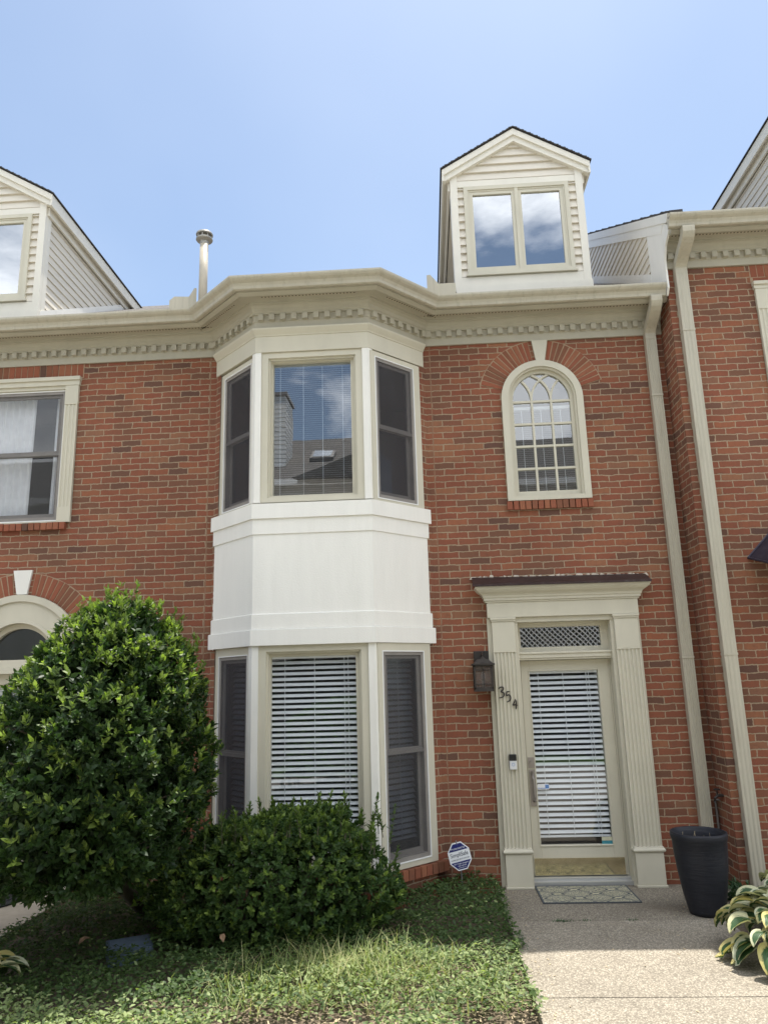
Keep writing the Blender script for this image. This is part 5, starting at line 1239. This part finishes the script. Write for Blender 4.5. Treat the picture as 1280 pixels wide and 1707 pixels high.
fl = thing('flower', 'small white petalled flower at the left edge before the side path', 'flower', (-3.62, -1.62, 0))
mb = MB(); mb.tube([(-3.62, -1.62, -.05), (-3.61, -1.63, .2), (-3.60, -1.65, .37)], .005, 6); mb.build('stem', 'leaf_weed', fl)
C_ = np.array([(-3.595, -1.65, .37), (-3.61, -1.66, .30), (-3.585, -1.64, .25)]); leaves('petals', 'petal', fl, *rosettes(C_, np.array([(.4, -.7, .6), (.6, -.6, .2), (.3, -.5, .5)]), 12, .055, .1, 1.2, np.zeros(3), .3))
for (lx, ly, lz, lab, rot) in ((-2.63, -1.72, .10, 'curled brown dead leaf lying on the ivy left of the utility cover', .6), (-1.62, -1.70, .10, 'small pale dead leaf lying on the ivy at the foot of the low shrub', 2.0)):
    o = leaves('fallen_leaf', 'dead_leaf', None, np.array([(lx, ly, lz)]), np.array([(math.cos(rot), math.sin(rot), .6)]), np.array([(0, -.6, 1.)]), np.array([.085]), np.array([.04]), np.zeros(1), .5, .5); tag(o, lab, 'leaf', 'fallen dead leaves')

# ------------------------------------------------------------------ across the yard (behind the camera, seen in the glass)
opp = thing('row_house', 'grey shingled row house across the yard, seen mirrored in the upper bay window', 'house', (-1, -12.9, 0))
mb = MB(); wall_grid(mb, -20, 18, -.06, 7.1, -12.9, []); mb.box(-20, 18, -19, -12.95, -.06, 7.0); mb.build('wall', 'far_siding', opp)
mb = MB(); y0, z0, y1 = -12.5, 7.1, -17.1; z1 = z0 + (y0 - y1) * S30; L_ = 5.3
mb.quad((-20, y0, z0), (18, y0, z0), (18, y1, z1), (-20, y1, z1), ((0, 0), (38, 0), (38, L_), (0, L_))); mb.quad((-20, 2 * y1 - y0, z0), (18, 2 * y1 - y0, z0), (18, y1, z1), (-20, y1, z1), ((0, 0), (38, 0), (38, L_), (0, L_)))
mb.extr([(-3.4, -11.6, 6.9), (-1.4, -11.6, 7.6), (.8, -11.6, 7.6), (2.4, -11.6, 6.9)], (0, -2.0, .4)); mb.build('roof', 'shingle', opp)
mb = MB(); mb.box(-20, 18, -12.52, -12.42, 6.95, 7.1); mb.build('gutter', 'far_siding', opp)
ch = MB(); z = 7.6
while z < 10.0: ch.box(-4.55, -3.98, -14.9, -13.8, z, z + .10); ch.box(-4.53, -4.00, -14.88, -13.82, z + .10, z + .135); z += .135
ch = ch.build('chimney', 'far_siding', opp)
mb = MB(); mb.box(-4.60, -3.93, -14.95, -13.75, 10.02, 10.12); mb.build('chimney_cap', 'bronze', ch)
mb = MB(); M_ = Matrix.Translation((-3.0, -14.6, 7.1 + 2.1 * S30 + .06)) @ Matrix.Rotation(math.radians(-30), 4, 'X'); mb.M = M_; mb.box(-.34, .34, -.42, .42, -.05, .08); sk = mb.build('skylight', 'bronze', opp)
mb = MB(); mb.M = M_; mb.box(-.26, .26, -.34, .34, .08, .10); mb.build('skylight_pane', 'glass_dormer', sk)
for k, xw in enumerate((-9, -5.8, -2.6, .6, 3.8, 7)):
    mb = MB(); frame_rect(mb, xw - .6, xw + .6, 4.3, 5.9, -12.88, -12.82, .08); f_ = mb.build('window', 'white_trim', opp); mb = MB(); mb.quad((xw - .53, -12.85, 4.37), (xw + .53, -12.85, 4.37), (xw + .53, -12.85, 5.83), (xw - .53, -12.85, 5.83)); mb.build('pane', 'plastic_black', f_)
cp = thing('carport', 'white carport with lattice band across the yard, seen mirrored in the lower window', 'carport', (-1, -11.5, 0))
mb = MB(); mb.box(-9, 8, -12.85, -10.4, 3.14, 3.26); mb.build('roof', 'fence_white', cp)
mb = MB(); mb.box(-9, 8, -10.46, -10.40, 3.08, 3.14); mb.box(-9, 8, -10.46, -10.40, 2.34, 2.44); 
x_ = -9.0
while x_ < 7.5:
    for s_ in (-1, 1):
        a = (x_, x_ + .66) if s_ > 0 else (x_ + .66, x_); mb.extr([(a[0] - .02, -10.43 - .008 * s_, 2.43), (a[0] + .02, -10.43 - .008 * s_, 2.43), (a[1] + .02, -10.43 - .008 * s_, 3.09), (a[1] - .02, -10.43 - .008 * s_, 3.09)], (0, .008, 0))
    x_ += .125
mb.build('lattice_band', 'fence_white', cp)
for xp in (-8.9, -4.6, -.4, 3.8, 7.9): mb = MB(); mb.box(xp - .07, xp + .07, -10.5, -10.36, -.05, 2.34); mb.build('post', 'fence_white', cp)
mb = MB(); mb.box(-9, 8, -12.84, -12.80, -.05, 3.13); mb.build('back_wall', 'interior', cp)
hg = thing('hedge', 'bright green hedge across the yard, seen mirrored in the lower bay window', 'hedge', (-1.6, -9.9, 0))
n = 9000; P = np.stack([rs.uniform(-3.1, .3, n), rs.uniform(-10.2, -9.5, n), rs.uniform(0, 1, n)], 1); P[:, 2] = P[:, 2] ** .6 * (1.25 + .2 * np.sin(P[:, 0] * 2.3)); A = rs.randn(n, 3) + np.array([0, .5, .8])
leaves('foliage', 'leaf_far', hg, P, A, rs.randn(n, 3) + np.array([0, 0, 1.]), np.full(n, .11), np.full(n, .06), rs.rand(n))
